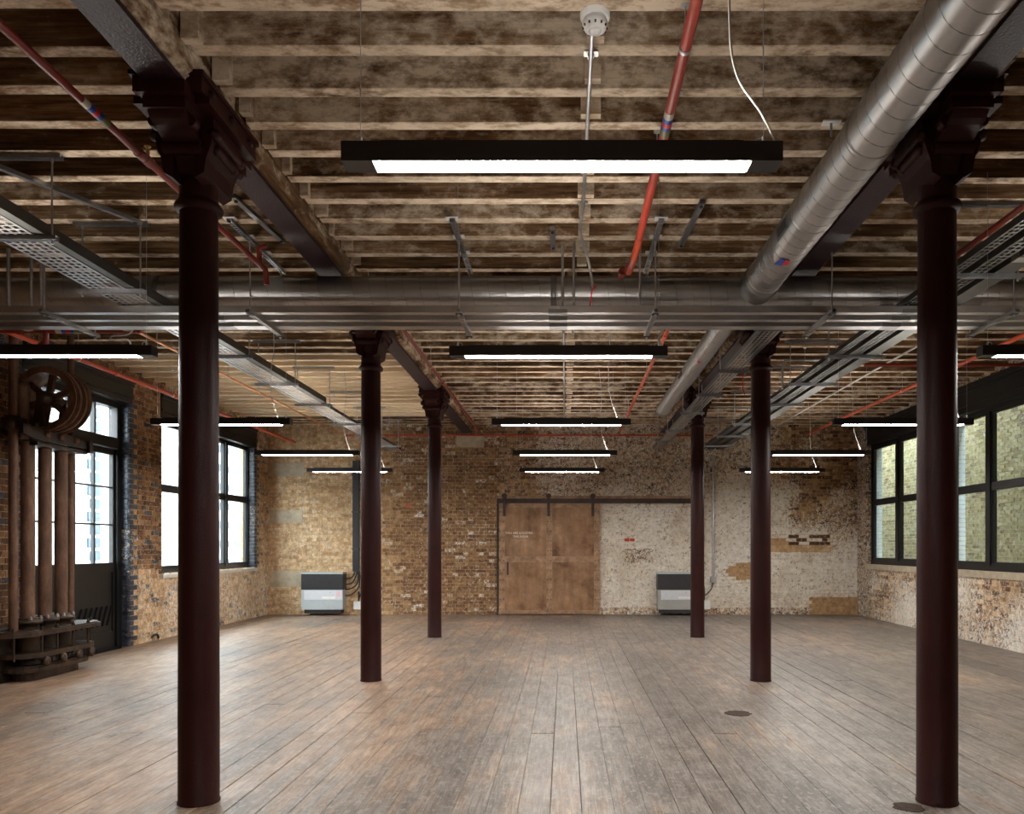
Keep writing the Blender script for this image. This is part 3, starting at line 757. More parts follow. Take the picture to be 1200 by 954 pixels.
duct_patch(1.634, DZ, .1165, 10.6, 10.95, 165, 200).build('access_hatch', M['charcoal'], d2)
arrow(1.634, DZ, .1175, [(225,9.62),(250,9.70),(250,9.55)], M['redband'], d2)

# ------------------------------------------------------------------ trunking on brackets across the room
TZ = CH+1.965
for k, (a, b, lab) in enumerate(((6.87,6.94,'front'),(7.09,7.16,'middle'),(7.30,7.42,'back'))):
    t = thing('trunking', f'galvanised steel trunking crossing the room, {lab} run of three', 'trunking', (0, (a+b)/2, TZ), 'three trunking runs across the room')
    x = -6.0; i = 0
    while x < 6.0:
        e = min(x+2.98, 6.05)
        MB().box(x, e-.004, a, b, TZ, TZ+.056).build('trunking_length', M['galv'], t)
        MB().box(e-.10, e+.06, a-.002, b+.002, TZ-.002, TZ+.03).build('coupler', M['galvd'], t) if e < 6 else None
        x = e
MB_ = MB
def channel_y(x, y0, y1, z, w=.041, h=.030):       # slotted strut along Y, open side down
    mb = MB().box(x-w/2, x-w/2+.004, y0, y1, z, z+h).box(x+w/2-.004, x+w/2, y0, y1, z, z+h).box(x-w/2+.004, x+w/2-.004, y0, y1, z+h-.004, z+h)
    y = y0+.02
    while y < y1-.02: mb.box(x-w/2+.004, x+w/2-.004, y, y+.018, z, z+.004); y += .045
    return mb
def channel_x(x0, x1, y, z, w=.041, h=.030):
    return MB().box(x0, x1, y-w/2, y-w/2+.004, z, z+h).box(x0, x1, y+w/2-.004, y+w/2, z, z+h).box(x0, x1, y-w/2+.004, y+w/2-.004, z+h-.004, z+h)
def nut(mb, p, r=.011): mb.lathe(p, [(r,-.008),(r,.008)], 6, 'Z', False)
for k, xp in enumerate((52, 293, 538, 768, 975, 1188)):
    x = (xp-VX)*6.80/F
    t = thing('trunking_bracket', f'slotted strut bracket on two rods under the trunking, {ORD[k] if k else "first"} from the left', 'bracket', (x, 7.13, TZ-.03), 'trunking brackets')
    channel_y(x, 6.74, 7.58, TZ-.034).build('bottom_channel', M['galv'], t)
    for yy in (6.80, 7.535):
        zt = 3.929 if k == 4 else ZJ-.02; mb = MB().cyl((x, yy, TZ-.05), (x, yy, zt), .0068, None, 8); nut(mb, (x, yy, TZ-.045)); nut(mb, (x, yy, zt-.02)); mb.build('threaded_rod', M['zinc'], t)
        MB().box(x-.028, x+.028, yy-.028, yy+.028, TZ-.038, TZ-.034).build('plate_washer', M['charcoal'], t)
    if k == 4: continue
    channel_y(x, 6.38, 7.62, ZJ-.035).build('top_channel', M['strut'], t)
    for yy in (6.40, 6.77, 7.14): MB().box(x-.05, x+.05, yy-.035, yy+.035, ZJ-.008, ZJ-.0005).build('fixing_plate', M['white'], t)

# short spare ceiling struts that carry other services
def ceiling_strut(x0, y0, x1, y1, label):
    t = thing('ceiling_strut', label, 'strut', ((x0+x1)/2, (y0+y1)/2, ZJ-.03), 'struts fixed under the joists')
    MB().obox((x0,y0,ZJ-.018), (x1,y1,ZJ-.018), .041, .03).build('channel', M['strut'], t)
    for (x, y) in ((x0,y0),(x1,y1)):
        d = Vector((x1-x0,y1-y0,0)).normalized()*.05
        s = 1 if (x,y) == (x0,y0) else -1
        MB().cyl((x+s*d.x,y+s*d.y,ZJ-.045),(x+s*d.x,y+s*d.y,ZJ-.030),.014,None,6,True,False).build('bolt', M['charcoal'], t)
    return t
ceiling_strut(-3.88, 5.35, -3.35, 6.45, 'grey strut slanting under the joists, left of the near left column')
ceiling_strut(1.02, 6.05, .98, 6.95, 'short strut under the joists just right of the red pipe')
ceiling_strut(-2.42, 5.95, -2.36, 6.85, 'dark strut under the joists left of the left beam')
ceiling_strut(-.10, 6.55, -.10, 7.0, 'short strut under the joists at mid ceiling above the trunking')
ceiling_strut(1.88, 5.75, 1.90, 6.55, 'short strut under the joists right of the large duct')

# ------------------------------------------------------------------ cable trays
def tray(label, x0, x1, z, y0, y1, sh, perf=True, mat='galv', side='galvd', nrow=5, pitch=.062, rear=None):
    t = thing('cable_tray', label, 'cable tray', ((x0+x1)/2, (y0+y1)/2, z), None)
    mb = MB()
    if perf:
        wd = x1-x0; n = nrow+1; sw = wd/(n+nrow*1.9); gp = (wd-n*sw)/nrow
        for k in range(n): a = x0+k*(sw+gp); mb.box(a, a+sw, y0, y1, z, z+.002)
        y = y0
        while y < y1-.03: mb.box(x0, x1, y, y+pitch*.34, z+.0003, z+.0023); y += pitch
    else: mb.box(x0, x1, y0, y1, z, z+.004)
    mb.build('tray_base', M[mat], t)
    for s, xx in ((-1,x0),(1,x1)):
        segs = [(y0,y1,sh)] if rear is None else [(y0, rear[0], sh), (rear[0], y1, rear[1])]
        for (a, b, h) in segs:
            m2 = MB().box(xx-.0015, xx+.0015, a, b, z, z+h); q = xx-s*.012
            m2.box(min(xx,q), max(xx,q), a, b, z+h-.003, z+h); m2.build('side_rail', M[side], t)
    return t
RZ = CH+2.035
tl = tray('wide perforated cable tray with tall side walls above the left windows side', -3.76, -3.47, RZ, 2.2, 17.3, .045, True, 'galv', 'traydark')  # side rails darker: reflection of the dark ceiling put into their colour
# enclosed trunking on the left tray's right edge, dark ceiling reflection put into its colour
tr = thing('trunking', 'tall trunking, brown-grey from a painted-in reflection, riding along the left cable tray, rounded at its end', 'trunking', (-3.43, 7, RZ))
MB().box(-3.467, -3.40, 2.2, 11.6, RZ+.004, RZ+.082).cyl((-3.467,11.6,RZ+.043),(-3.40,11.6,RZ+.043),.039,None,20).build('trunking_length', M['traydark'], tr)
tc = tray('perforated cable tray under the right beam beside the smaller duct', 1.85, 2.04, RZ, 7.56, 17.2, .05, nrow=4)
ta = tray('narrow slotted cable tray at upper right, inner of two', 2.86, 2.94, RZ, 3.0, 17.3, .05, True, 'traydark', 'traydark', nrow=2)
tb = tray('narrow slotted cable tray at upper right, outer of two', 3.02, 3.13, RZ, 3.0, 17.3, .055, True, 'traydark', 'traydark', nrow=2)
tcn = thing('trunking', 'closed grey trunking beside the two right cable trays', 'trunking', (3.27, 9, RZ))
MB().box(3.20, 3.34, 3.0, 17.3, RZ, RZ+.06).build('trunking_length', M['traydark'], tcn)
for yy in (5.8, 8.8, 11.8, 14.8): MB().box(3.196, 3.344, yy-.05, yy+.05, RZ-.003, RZ+.063).build('coupler', M['galv'], tcn)

def trapeze(xa, xb, y, label, z=RZ, top=True, group=None):
    t = thing('trapeze_hanger', label, 'hanger', ((xa+xb)/2, y, z-.03), group)
    channel_x(xa, xb, y, z-.031).build('bottom_channel', M['strut'], t)
    for x in (xa+.035, xb-.035):
        mb = MB().cyl((x, y, z-.055), (x, y, ZJ-.012), .0068, None, 8); nut(mb, (x, y, z-.044)); nut(mb, (x, y, ZJ-.045)); mb.build('threaded_rod', M['zinc'], t)
    if top: channel_x(xa-.03, xb+.03, y, ZJ-.032).build('top_channel', M['strut'], t)
    return t
def jy(y):                                            # snap to the middle of a joist
    k = round((y+JW/2-3.916)/JP); return 3.916+JP*k-JW/2
for k, y in enumerate((3.8, 5.28, 6.62, 8.55, 10.1, 11.8, 13.4, 15.0, 16.6)):
    trapeze(-3.86, -3.33, jy(y), f'trapeze hanger under the left cable tray, {ORD[k]} from the camera', group='trapeze hangers of the left tray')
for k, y in enumerate((7.75, 9.45, 11.0, 12.6, 14.3, 15.9)):
    trapeze(1.76, 2.12, jy(y), f'trapeze hanger under the tray along the right beam, {ORD[k]} from the camera', RZ, k > 2, 'trapeze hangers of the right beam tray')
for k, y in enumerate((4.15, 6.1, 8.55, 10.2, 11.8, 13.4, 15.0, 16.6)):
    trapeze(2.78, 3.42, jy(y), f'trapeze hanger under the outer right trays, {ORD[k]} from the camera', group='trapeze hangers of the outer right trays')

# ------------------------------------------------------------------ pipes
def pipe(name, label, cat, paths, r, m, heads=(), couplings=(), bands=(), up=True, hang=()):
    p0 = paths[0][0]
    t = thing(name, label, cat, p0)
    for p in paths: MB().tube(p, r, 14).build('tube', M[m], t)
    for (x, y, z) in heads:
        hd = MB().cyl((x,y,z+r*.7),(x,y,z+.055),.012,None,10).cyl((x,y,z+.055),(x,y,z+.075),.006,None,8).lathe((x,y,z+.085),[(.006,-.012),(.020,0),(.020,.003)],12)
        hd.obox((x-.012,y,z+.055),(x-.004,y,z+.085),.004,.004).obox((x+.012,y,z+.055),(x+.004,y,z+.085),.004,.004)
        hd.build('sprinkler_head', M['brass'], t)
        MB().lathe((x,y-.04,z),[(r*1.35,0),(r*1.35,.08)],14,'Y').build('tee', M[m], t)
    for (c, ax) in couplings: MB().lathe(c, [(r*1.0,-.04),(r*1.3,-.036),(r*1.3,.036),(r*1.0,.04)], 14, ax).build('coupling', M[m], t)
    for (c, ax) in bands:
        q = -.13
        for mm, wd in (('creamband',.06),('blue',.045),('redband',.04),('blue',.035),('olive',.07)):
            cc = list(c); 
            if ax == 'Y': cc[1] += q
            else: cc[0] += q
            MB().lathe(cc, [(r*1.03,0),(r*1.03,wd)], 16, ax).build('colour_band', M[mm], t); q += wd
    for (x, y, z) in hang:
        mb = MB().cyl((x,y,z+r),(x,y,ZJ-.004),.004,None,6); mb.lathe((x,y-.012,z),[(r*1.12,0),(r*1.12,.024)],14,'Y'); mb.cyl((x,y,ZJ-.012),(x,y,ZJ-.002),.022,None,10); mb.build('hanger_rod', M['zinc'], t)
    return t
PZ = CH+2.35
pipe('sprinkler_pipe', 'dark red sprinkler pipe across the upper left corner with a coloured band', 'pipe',
     [[(-2.545,1.5,PZ),(-2.545,6.88,PZ)], smooth([(-2.545,6.85,PZ),(-2.545,6.93,PZ+.0),(-2.545,6.96,PZ-.05),(-2.545,6.97,PZ-.12)],4), [(-2.545,6.80,PZ),(-2.545,6.80,PZ+.13),(-2.48,6.80,PZ+.15)]],
     .0225, 'red', [(-2.545,4.98,PZ)], [((-2.545,4.9,PZ),'Y')], [((-2.545,4.42,PZ),'Y')], hang=[(-2.545,3.55,PZ),(-2.545,5.75,PZ)])
pipe('sprinkler_pipe', 'orange-red sprinkler pipe descending along the top of the left wall', 'pipe',
     [[(-5.72,7.95,CH+2.2),(-5.72,17.3,CH+2.2)]], .026, 'orange', [(-5.72,17.15,CH+2.2),(-5.72,12.0,CH+2.2),(-5.72,14.3,CH+2.2)], [((-5.72,10.4,CH+2.2),'Y')], hang=[(-5.72,9.6,CH+2.2),(-5.72,11.9,CH+2.2),(-5.72,15.1,CH+2.2)])
pipe('sprinkler_main', 'thick red sprinkler main with coloured bands at far left under the trunking', 'pipe',
     [smooth([(-6.3,7.95,CH+2.10),(-4.3,7.95,CH+2.10),(-4.18,7.95,CH+2.10),(-4.13,7.95,CH+2.13),(-4.115,7.95,CH+2.2),(-4.115,7.95,CH+2.45)],5), [(-5.05,7.95,CH+2.10),(-5.05,7.95,CH+1.99),(-5.3,8.2,CH+1.99)]], .029, 'red', (), [((-5.3,7.95,CH+2.10),'X')], [((-4.82,7.95,CH+2.10),'X')])
pipe('copper_pipe', 'thin orange copper pipe running below the left ceiling to the far wall', 'pipe',
     [[(-4.70,8.0,CH+2.36),(-4.70,17.40,CH+2.36)]], .017, 'copper', (), [((-4.70,11.0,CH+2.36),'Y'),((-4.70,14.5,CH+2.36),'Y')], hang=[(-4.70,9.4,CH+2.36),(-4.70,11.4,CH+2.36),(-4.70,13.4,CH+2.36)])
pipe('copper_pipe', 'thin orange pipe running level along the top of the far wall', 'pipe',
     [[(-4.70,17.42,CH+2.36),(3.15,17.42,CH+2.36)]], .019, 'orange', (), [((-1.2,17.42,CH+2.36),'X'),((.8,17.42,CH+2.36),'X')])
pipe('sprinkler_pipe', 'red sprinkler pipe on the left of the middle bay, ending at the far wall', 'pipe',
     [[(-1.74,7.66,PZ-.02),(-1.74,17.2,PZ-.02)]], .021, 'red', [(-1.74,17.05,PZ-.02),(-1.74,12.9,PZ-.02)], [((-1.74,8.6,PZ-.02),'Y'),((-1.74,11.6,PZ-.02),'Y')], hang=[(-1.74,10.6,PZ-.02),(-1.74,15.5,PZ-.02)])
pz = CH+2.36
pc = pipe('sprinkler_pipe', 'red sprinkler pipe at top centre with a blue and red band and a coiled end', 'pipe',
     [[(.57,-3,pz),(.57,6.6,pz),(.535,7.02,pz)]], .028, 'litred', (), [((.57,5.0,pz),'Y')], [((.57,4.55,pz),'Y')], hang=[(.57,5.05,pz),(.57,3.87,pz)])
MB().tube([(.57-.03*max(0,(y-6.5)),y,pz-.0) for y in (6.25,6.5,6.75,7.04)], .0295, 14).build('orange_end', M['orange'], pc)
MB().tube([(.49+.028*math.cos(i*.6), 6.98+i*.0028, pz-.01+.028*math.sin(i*.6)) for i in range(50)], .006, 6).build('coil', M['red'], pc)
pipe('sprinkler_pipe', 'orange-red sprinkler pipe right of centre, running to the far wall', 'pipe',
     [[(1.12,7.68,PZ),(1.12,17.2,PZ)]], .023, 'orange', [(1.12,16.9,PZ),(1.12,13.2,PZ)], [((1.12,9.1,PZ),'Y'),((1.12,12.0,PZ),'Y')], hang=[(1.12,11.2,PZ),(1.12,14.4,PZ)])
pipe('sprinkler_pipe', 'dark red sprinkler pipe above the outer right cable trays', 'pipe',
     [[(3.10,2.5,CH+2.30),(3.10,7.05,CH+2.30)]], .022, 'red', (), [((3.10,5.0,CH+2.30),'Y')])
pipe('sprinkler_pipe', 'red sprinkler pipe sloping toward the far right corner above the pendants', 'pipe',
     [[(5.0,7.6,CH+2.30),(5.0,16.9,CH+2.30)]], .026, 'orange', [(5.0,16.6,CH+2.30),(5.0,13.0,CH+2.30)], [((5.0,10.4,CH+2.30),'Y')], hang=[(5.0,12.1,CH+2.30),(5.0,15.2,CH+2.30)])
pipe('sprinkler_pipe', 'red cross pipe at the right, level behind the near right column', 'pipe',
     [[(3.85,10.5,CH+2.33),(6.2,10.5,CH+2.33)]], .022, 'red', (), [((4.6,10.5,CH+2.33),'X')])

# conduits
def conduit(name, label, path, r, m='zinc', saddles=()):
    t = thing(name, label, 'conduit', path[0]); MB().tube(path, r, 10).build('tube', M[m], t)
    for s in saddles: MB().cb(s, (.075,.05,.006)).cb((s[0],s[1],s[2]-.012),(r*2+.012,.022,.02)).build('saddle', M['galv'], t)
    return t
cz = ZJ-.032
conduit('conduit', 'steel conduit from the smoke detector along the mid ceiling', smooth([(.135,4.0,cz),(.135,5.9,cz),(.125,6.35,cz),(.13,6.6,cz-.02),(.20,6.85,cz-.16),(.235,6.88,cz-.35)],6), .0115, 'zinc', [(.135,jy(y),ZJ-.012) for y in (4.2,5.2,6.0)])
rcb = MB().tube(smooth([(.235,6.88,cz-.35),(.25,6.86,cz-.36),(.225,6.87,cz-.41),(.21,6.9,cz-.52)],5), .006, 8).build('red_cable', M['redband']); tag(rcb, 'short red cable dropping from the conduit end onto the trunking', 'cable')
conduit('conduit', 'steel conduit beside the red pipe at top centre, dropping to the trunking', smooth([(.625,-2,cz+.005),(.625,6.2,cz+.005),(.625,6.62,cz+.0),(.625,6.76,cz-.03),(.625,6.80,cz-.2),(.625,6.82,TZ+.05)],6), .0095, 'zinc', [(.625,jy(y),ZJ-.012) for y in (3.6,4.7,5.7)])
conduit('conduit', 'vertical conduit drop just left of the mid ceiling conduit', [(-.02,6.95,ZJ-.01),(-.02,6.95,TZ+.04)], .012)
conduit('conduit', 'vertical conduit drop beside the mid ceiling conduit', [(.075,6.95,ZJ-.01),(.075,6.95,TZ+.04)], .012)
conduit('conduit', 'left of two long conduits below the mid ceiling beyond the trunking', smooth([(-.015,7.56,TZ+.0),(-.015,7.57,TZ+.05),(-.015,7.74,TZ+.30),(-.015,7.95,cz-.03),(-.015,8.05,cz),(-.015,8.15,cz),(-.015,17.0,cz)],5), .012, 'zinc', [(-.015,jy(y),ZJ-.012) for y in (8.3,10.1,12.3,14.3)])
conduit('conduit', 'right of two conduits below the mid ceiling beyond the trunking', smooth([(.075,7.56,TZ+.0),(.075,7.57,TZ+.05),(.075,7.74,TZ+.30),(.075,7.95,cz-.03),(.075,8.05,cz),(.075,8.15,cz),(.075,9.2,cz)],5), .010)
for k, xp in enumerate((8, 35, 47)):
    x = (xp-VX)*6.9/F; conduit('conduit', f'vertical steel drop at far left rising from the trunking, {("left","middle","right")[k]} of three', [(x,6.92,TZ+.04),(x,6.92,ZJ-.05)], .016 if k != 1 else .013)
conduit('conduit', 'pale conduit slanting along the right ceiling beyond the trays', [(4.35,9.5,cz-.07),(4.35,16.8,cz-.07)], .014, 'flex')
pipe('conduit', 'bent steel conduit hooking down beside the right trays', 'conduit', [smooth([(3.3,10.55,CH+2.40),(2.90,10.55,CH+2.40),(2.83,10.55,CH+2.38),(2.81,10.55,CH+2.30),(2.81,10.55,CH+2.03)],6)], .014, 'zinc', hang=[(3.1,10.55,CH+2.40)])
conduit('conduit', 'level steel conduit low under the far ceiling at right of centre', [(.10,jy(9.1),cz),(1.45,jy(9.1),cz)], .012, 'zinc', [(.3,jy(9.1),ZJ-.004),(1.2,jy(9.1),ZJ-.004)])
rc2 = MB().tube(smooth([(2.28,10.9,ZJ-.12),(2.36,10.9,ZJ-.14),(2.375,10.9,ZJ-.25),(2.375,10.9,ZJ-.45),(2.40,10.9,ZJ-.55)],5), .007, 8).build('red_cable', M['redband']); tag(rc2, 'red cable hanging beside the second right column', 'cable')
# white flex loops under the trunking at far left and junction boxes
for k, (xp, yp) in enumerate(((10,374),(33,381),(50,379),(150,381))):
    c = px(xp, yp, 7.5); pts = [(c[0]+.09*math.cos(math.pi*i/8), 7.5, c[2]+.02-.07*math.sin(math.pi*i/8)) for i in range(9)]
    o = MB().tube(pts, .009, 8).build('white_cable', M['flex']); tag(o, f'white cable loop hanging under the trunking at far left, {ORD[k] if k else "first"} from the left edge', 'cable')
o = MB().tube(smooth([px(782,376,7.45), px(775,390,7.6), px(772,398,7.5), px(776,406,6.5)],6), .012, 8).build('white_cable', M['flex']); tag(o, 'white cable bundle dropping from the trunking right of centre', 'cable')

# smoke detector
sx, sy = .145, 3.935
t = thing('smoke_detector', 'white round smoke detector on a joist at top centre', 'smoke detector', (sx, sy, ZJ))
MB().lathe((sx,sy,ZJ-.032), [(.066,0),(.072,.006),(.072,.030)], 32).build('mounting_base', M['white'], t)
MB().lathe((sx,sy,ZJ-.085), [(.040,-.004),(.052,.004),(.060,.018),(.061,.040),(.056,.044),(.056,.056)], 32).build('body', M['white'], t)
for k in range(12):
    a = 2*math.pi*k/12; MB().cb((sx+.0575*math.cos(a), sy+.0575*math.sin(a), ZJ-.074), (.008,.008,.010)).build('vent_slot', M['charcoal'], t)
MB().lathe((sx,sy,ZJ-.097), [(.010,0),(.030,.003),(.034,.010)], 20).build('sensor_cap', M['white'], t)
t = thing('socket_box', 'small pale square box on a joist left of the large duct', 'junction box', px(974,148,4.98))
b = px(974,148,4.95); MB().cb((b[0], b[1], ZJ-.004), (.11,.06,.008)).build('plate', M['white'], t); MB().cyl((b[0],b[1],ZJ-.09),(b[0],b[1],ZJ-.008),.008,None,8).build('stem', M['zinc'], t)

# ------------------------------------------------------------------ sliding fire door with rail
dx0, dx1, dh = -1.42, .75, 2.43; dy = YB-.05
t = thing('door_2', 'brown sheet-iron sliding door with four panels on the far wall', 'door', (-.33, dy, 0)); t['kind'] = 'structure'
MB().box(dx0, dx1, dy, YB-.012, .012, dh).build('door_sheet', M['door'], t)
mb_list = []
def strip(a, b, c, d): 
    o = MB().box(a, b, dy-.014, dy-.0005, c, d).build('frame_strip', M['doorstrip'], t); return o
sw = .125; mx = (dx0+dx1)/2
vstr = [strip(dx0, dx0+sw, .02, dh), strip(mx-sw/2, mx+sw/2, .02, dh), strip(dx1-sw, dx1, .02, dh)]
hz = [(.02,.10),(1.13,1.26),(dh-.12,dh)]
for a, b in ((dx0+sw+.002, mx-sw/2-.002), (mx+sw/2+.002, dx1-sw-.002)):
    for c, d in hz: strip(a, b, c, d)
for o, x in zip(vstr, (dx0+sw/2, mx, dx1-sw/2)):
    z = .12
    while z < dh-.1:
        for s in (-.035, .035): MB().lathe((x+s, dy-.0205, z), [(.006,0),(.011,.004),(.012,.0065)], 8, 'Y').build('rivet', M['rail'], o)
        z += .21
hd = MB().obox((dx0+.19, dy-.035, .95), (dx0+.19, dy-.035, 1.10), .03, .03).box(dx0+.17, dx0+.21, dy-.03, dy-.001, .86, 1.14).build('pull_handle', M['rail'], t)
MB().box(dx0-.05, dx0-.012, dy-.02, YB-.012, 0, dh).build('stop_post', M['rail'], t)
# lettering
def text(body, size, x, z, m, parent, y):
    cu = bpy.data.curves.new('lettering', 'FONT'); cu.body = body; cu.size = size; cu.extrude = .0012; cu.resolution_u = 3
    to = bpy.data.objects.new('tmp', cu); COL.objects.link(to)
    dg = bpy.context.evaluated_depsgraph_get(); me = bpy.data.meshes.new_from_object(to.evaluated_get(dg)); bpy.data.objects.remove(to)
    mt = Matrix.Translation(Vector((x, y, z))-wloc(parent)) @ Matrix.Rotation(math.pi/2, 4, 'X'); me.transform(mt)
    me.materials.clear(); me.materials.append(m)
    o = bpy.data.objects.new('lettering', me); COL.objects.link(o); o.parent = parent; return o
text('YOU ARE LOCATED', .066, -1.285, 1.74, M['letter'], t, dy-.0016)
text('THIS DOOR', .062, -1.12, 1.665, M['letter'], t, dy-.0016)
text('IS FIREPROOF', .055, -1.15, 1.585, M['letter2'], t, dy-.0016)
t = thing('door_rail', 'long dark iron sliding rail on the far wall above the brown door', 'rail', (.7, dy-.04, 2.45))
MB().box(-1.46, 2.78, dy-.075, dy-.055, 2.40, 2.50).build('track', M['rail'], t)
MB().box(-1.5, 2.80, dy-.054, YB-.005, 2.44, 2.56).build('backing_timber', M['doorstrip'], t)
for x in (-1.30, -.35, .60):
    MB().box(x-.03, x+.03, dy-.095, dy-.078, 2.12, 2.60).build('hanger_strap', M['rail'], t)
    MB().lathe((x, dy-.10, 2.555), [(.05,0),(.055,.004),(.055,.028),(.05,.032)], 16, 'Y').build('wheel', M['rail'], t)

# ------------------------------------------------------------------ fan heater units on the back wall
def heater(x0, x1, panel, label):
    y0 = YB-.30; t = thing('wall_heater', label, 'heater', ((x0+x1)/2, YB-.15, .12))
    MB().box(x0, x1, y0, YB-.012, .13, .55).build('casing', M[panel], t)
    MB().box(x0+.06, x1-.005, y0-.008, y0-.0005, .34, .535).build('service_flap', M['sticker'], t)
    mb = MB().box(x0-.004, x1+.004, y0+.004, YB-.012, .5505, .885)
    g = mb.build('grille', M['charcoal'], t)
    for k in range(9): MB().box(x0+.004, x1-.004, y0-.004, y0+.0035, .568+k*.034, .586+k*.034).build('louvre', M['charcoal'], g)
    MB().box(x0+.0, x1+.0, y0+.01, YB-.012, .8855, .925).build('top_cover', M['greypanel'], t)
    MB().box(x0+.05, x1-.05, y0+.04, YB-.012, .05, .1295).build('plinth', M['charcoal'], t)
    MB().lathe((x0+(x1-x0)*.70, y0-.0105, .50), [(.0135,0),(.0135,.002)], 14, 'Y').build('green_sticker', M['green'], t)
    MB().box(x1-.13, x1-.05, y0-.0105, y0-.0085, .40, .52).build('pink_label', M['pink'], t)
    MB().box(x0+(x1-x0)*.5, x0+(x1-x0)*.82, y0-.0105, y0-.0085, .36, .41).build('paper_label', M['white'], t)
heater(-5.60, -4.72, 'greypanel', 'grey and charcoal wall heater in the left part of the far wall')
heater(1.98, 2.83, 'greypanel2', 'grey and charcoal wall heater on the limewashed wall behind the far right column')
def service_riser(x, s, label, boxx):
    t = thing('service_riser', label, 'trunking', (x, YB-.05, .1))
    MB().box(x-.068, x+.068, YB-.09, YB-.012, .93, 3.32).build('cover', M['black'], t)
    for z in (1.4, 2.2, 3.0): MB().box(x-.085, x+.085, YB-.095, YB-.011, z, z+.03).build('clip', M['charcoal'], t)
    for k, (a, b) in enumerate(((.92,.78),(.86,.66),(.70,.55),(.62,.42))):
        MB().tube(smooth([(x-.02+.03*k, YB-.06, .95),(x-.02+.03*k, YB-.07, a),(x-.09, YB-.09, b+.02),(x-.26, YB-.12, b)],4), .014, 8).build('pipe_tail', M['black'], t)
    MB().tube(smooth([(x+.06,YB-.06,.94),(x+.12,YB-.07,.75),(x+.16,YB-.06,.60),(x+.10,YB-.06,.45),(x+.06,YB-.05,.33)],5), .012, 8).build('pipe_tail', M['black'], t)
    MB().box(x+boxx-.10, x+boxx+.10, YB-.11, YB-.012, .12, .29).build('pump_box', M['white'], t)
    MB().cyl((x+boxx,YB-.06,.29),(x+boxx,YB-.06,.5),.02,None,10).build('pipe_tail', M['black'], t)
    return t
service_riser(-4.50, 1, 'black vertical service cover rising from the left wall heater', .06)
t = thing('service_riser', 'black pipe and white pump box on the limewashed wall behind the far right column', 'trunking', (2.98, YB-.05, .1))
MB().cyl((2.96,YB-.05,.98),(2.96,YB-.05,3.3),.035,None,14).build('pipe', M['black'], t)
MB().tube(smooth([(2.96,YB-.05,1.0),(2.95,YB-.07,.88),(2.92,YB-.09,.75),(2.99,YB-.06,.6),(3.0,YB-.05,.3)],5), .02, 8).build('pipe_tail', M['black'], t)
MB().tube(smooth([(3.19,YB-.05,.695),(3.15,YB-.07,.55),(3.02,YB-.06,.42)],5), .010, 8).build('pipe_tail', M['black'], t)
MB().box(2.91, 3.12, YB-.11, YB-.012, .12, .31).build('pump_box', M['white'], t)
conduit('conduit', 'grey steel conduit rising up the limewashed far wall', [(3.20,YB-.04,.80),(3.20,YB-.04,3.45)], .02, 'zinc')
o = MB().cb((3.20,YB-.045,.76),(.12,.07,.12)).cyl((3.20,YB-.082,.76),(3.20,YB-.095,.76),.04,None,14).build('socket_box', M['galv']); tag(o, 'square steel box at the foot of the grey wall conduit', 'junction box')
o = MB().tube(smooth([(XL+.03,12.62,.06),(XL+.05,12.66,.10),(XL+.06,12.74,.10),(XL+.05,12.80,.04)],5), .018, 8).build('cable_stub', M['black']); tag(o, 'black cable stub poking from the foot of the left wall', 'cable')

# ------------------------------------------------------------------ hydraulic hoist (jigger) on the left
hx, hy = -5.985, 9.40
H = thing('hydraulic_hoist', 'rusty cast-iron hydraulic hoist with pulley wheel and standing cylinders at far left', 'machine', (hx, hy, 0))
def stadium(xc, ya, yb, r, n=10):
    p = []
    for k in range(n+1): t_ = math.pi*k/n; p.append((xc+r*math.cos(t_), yb+r*math.sin(t_)))
    for k in range(n+1): t_ = math.pi+math.pi*k/n; p.append((xc+r*math.cos(t_), ya+r*math.sin(t_)))
    return p
rows = [9.10, 9.40, 9.70]
MB().prism(stadium(hx, 9.05, 9.75, .15), 'Z', 0, .10).build('foot', M['rustdark'], H)
MB().prism(stadium(hx, 9.02, 9.78, .24), 'Z', .10, .15).prism(stadium(hx, 9.02, 9.78, .22), 'Z', .15, .17).build('lower_plate', M['rustdark'], H)
MB().prism(stadium(hx, 9.0, 9.85, .265), 'Z', .26, .315).build('mid_plate', M['rustdark'], H)
MB().prism(stadium(hx, 8.85, 9.98, .27), 'Z', .50, .545).prism(stadium(hx, 8.85, 9.98, .25), 'Z', .545, .56).build('upper_plate', M['rustdark'], H)
for y in rows:
    MB().lathe((hx,y,.15), [(.135,0),(.135,.09),(.12,.11)], 20).lathe((hx,y,.31),[(.12,0),(.12,.19)],20).build('cylinder_base', M['rustdark'], H)
    MB().lathe((hx,y,.555), [(.11,0),(.11,.06),(.145,.06),(.145,.10),(.10,.105),(.10,.13)], 20).build('gland', M['rustdark'], H)
    c_ = MB().lathe((hx,y,.66), [(.070,0),(.070,1.98)], 24).build('ram', M['rustbrown'], H)
    for a in range(4):
        t_ = math.pi/4+a*math.pi/2; q = (hx+.125*math.cos(t_), y+.125*math.sin(t_), .66)
        MB().cyl(q,(q[0],q[1],.70),.012,None,8).lathe((q[0],q[1],.672),[(.022,-.012),(.022,.012)],6,'Z',False).build('bolt', M['zinc'], H)
for y in (8.72, 8.98, 9.25, 9.55, 9.85, 10.12):
    for s in (-1, 1):
        x = hx+s*.235 if 8.9 < y < 10 else hx+s*.1
        MB().lathe((x,y,.57),[(.022,-.012),(.022,.012)],6,'Z',False).cyl((x,y,.24),(x,y,.60),.012,None,8).build('bolt', M['rustdark'], H)
for y in (9.0, 9.3, 9.6, 9.85):
    MB().lathe((hx+.26,y,.21),[(.05,0),(.055,.01),(.055,.03),(.03,.04)],12,'X').build('flange_cap', M['rustdark'], H)
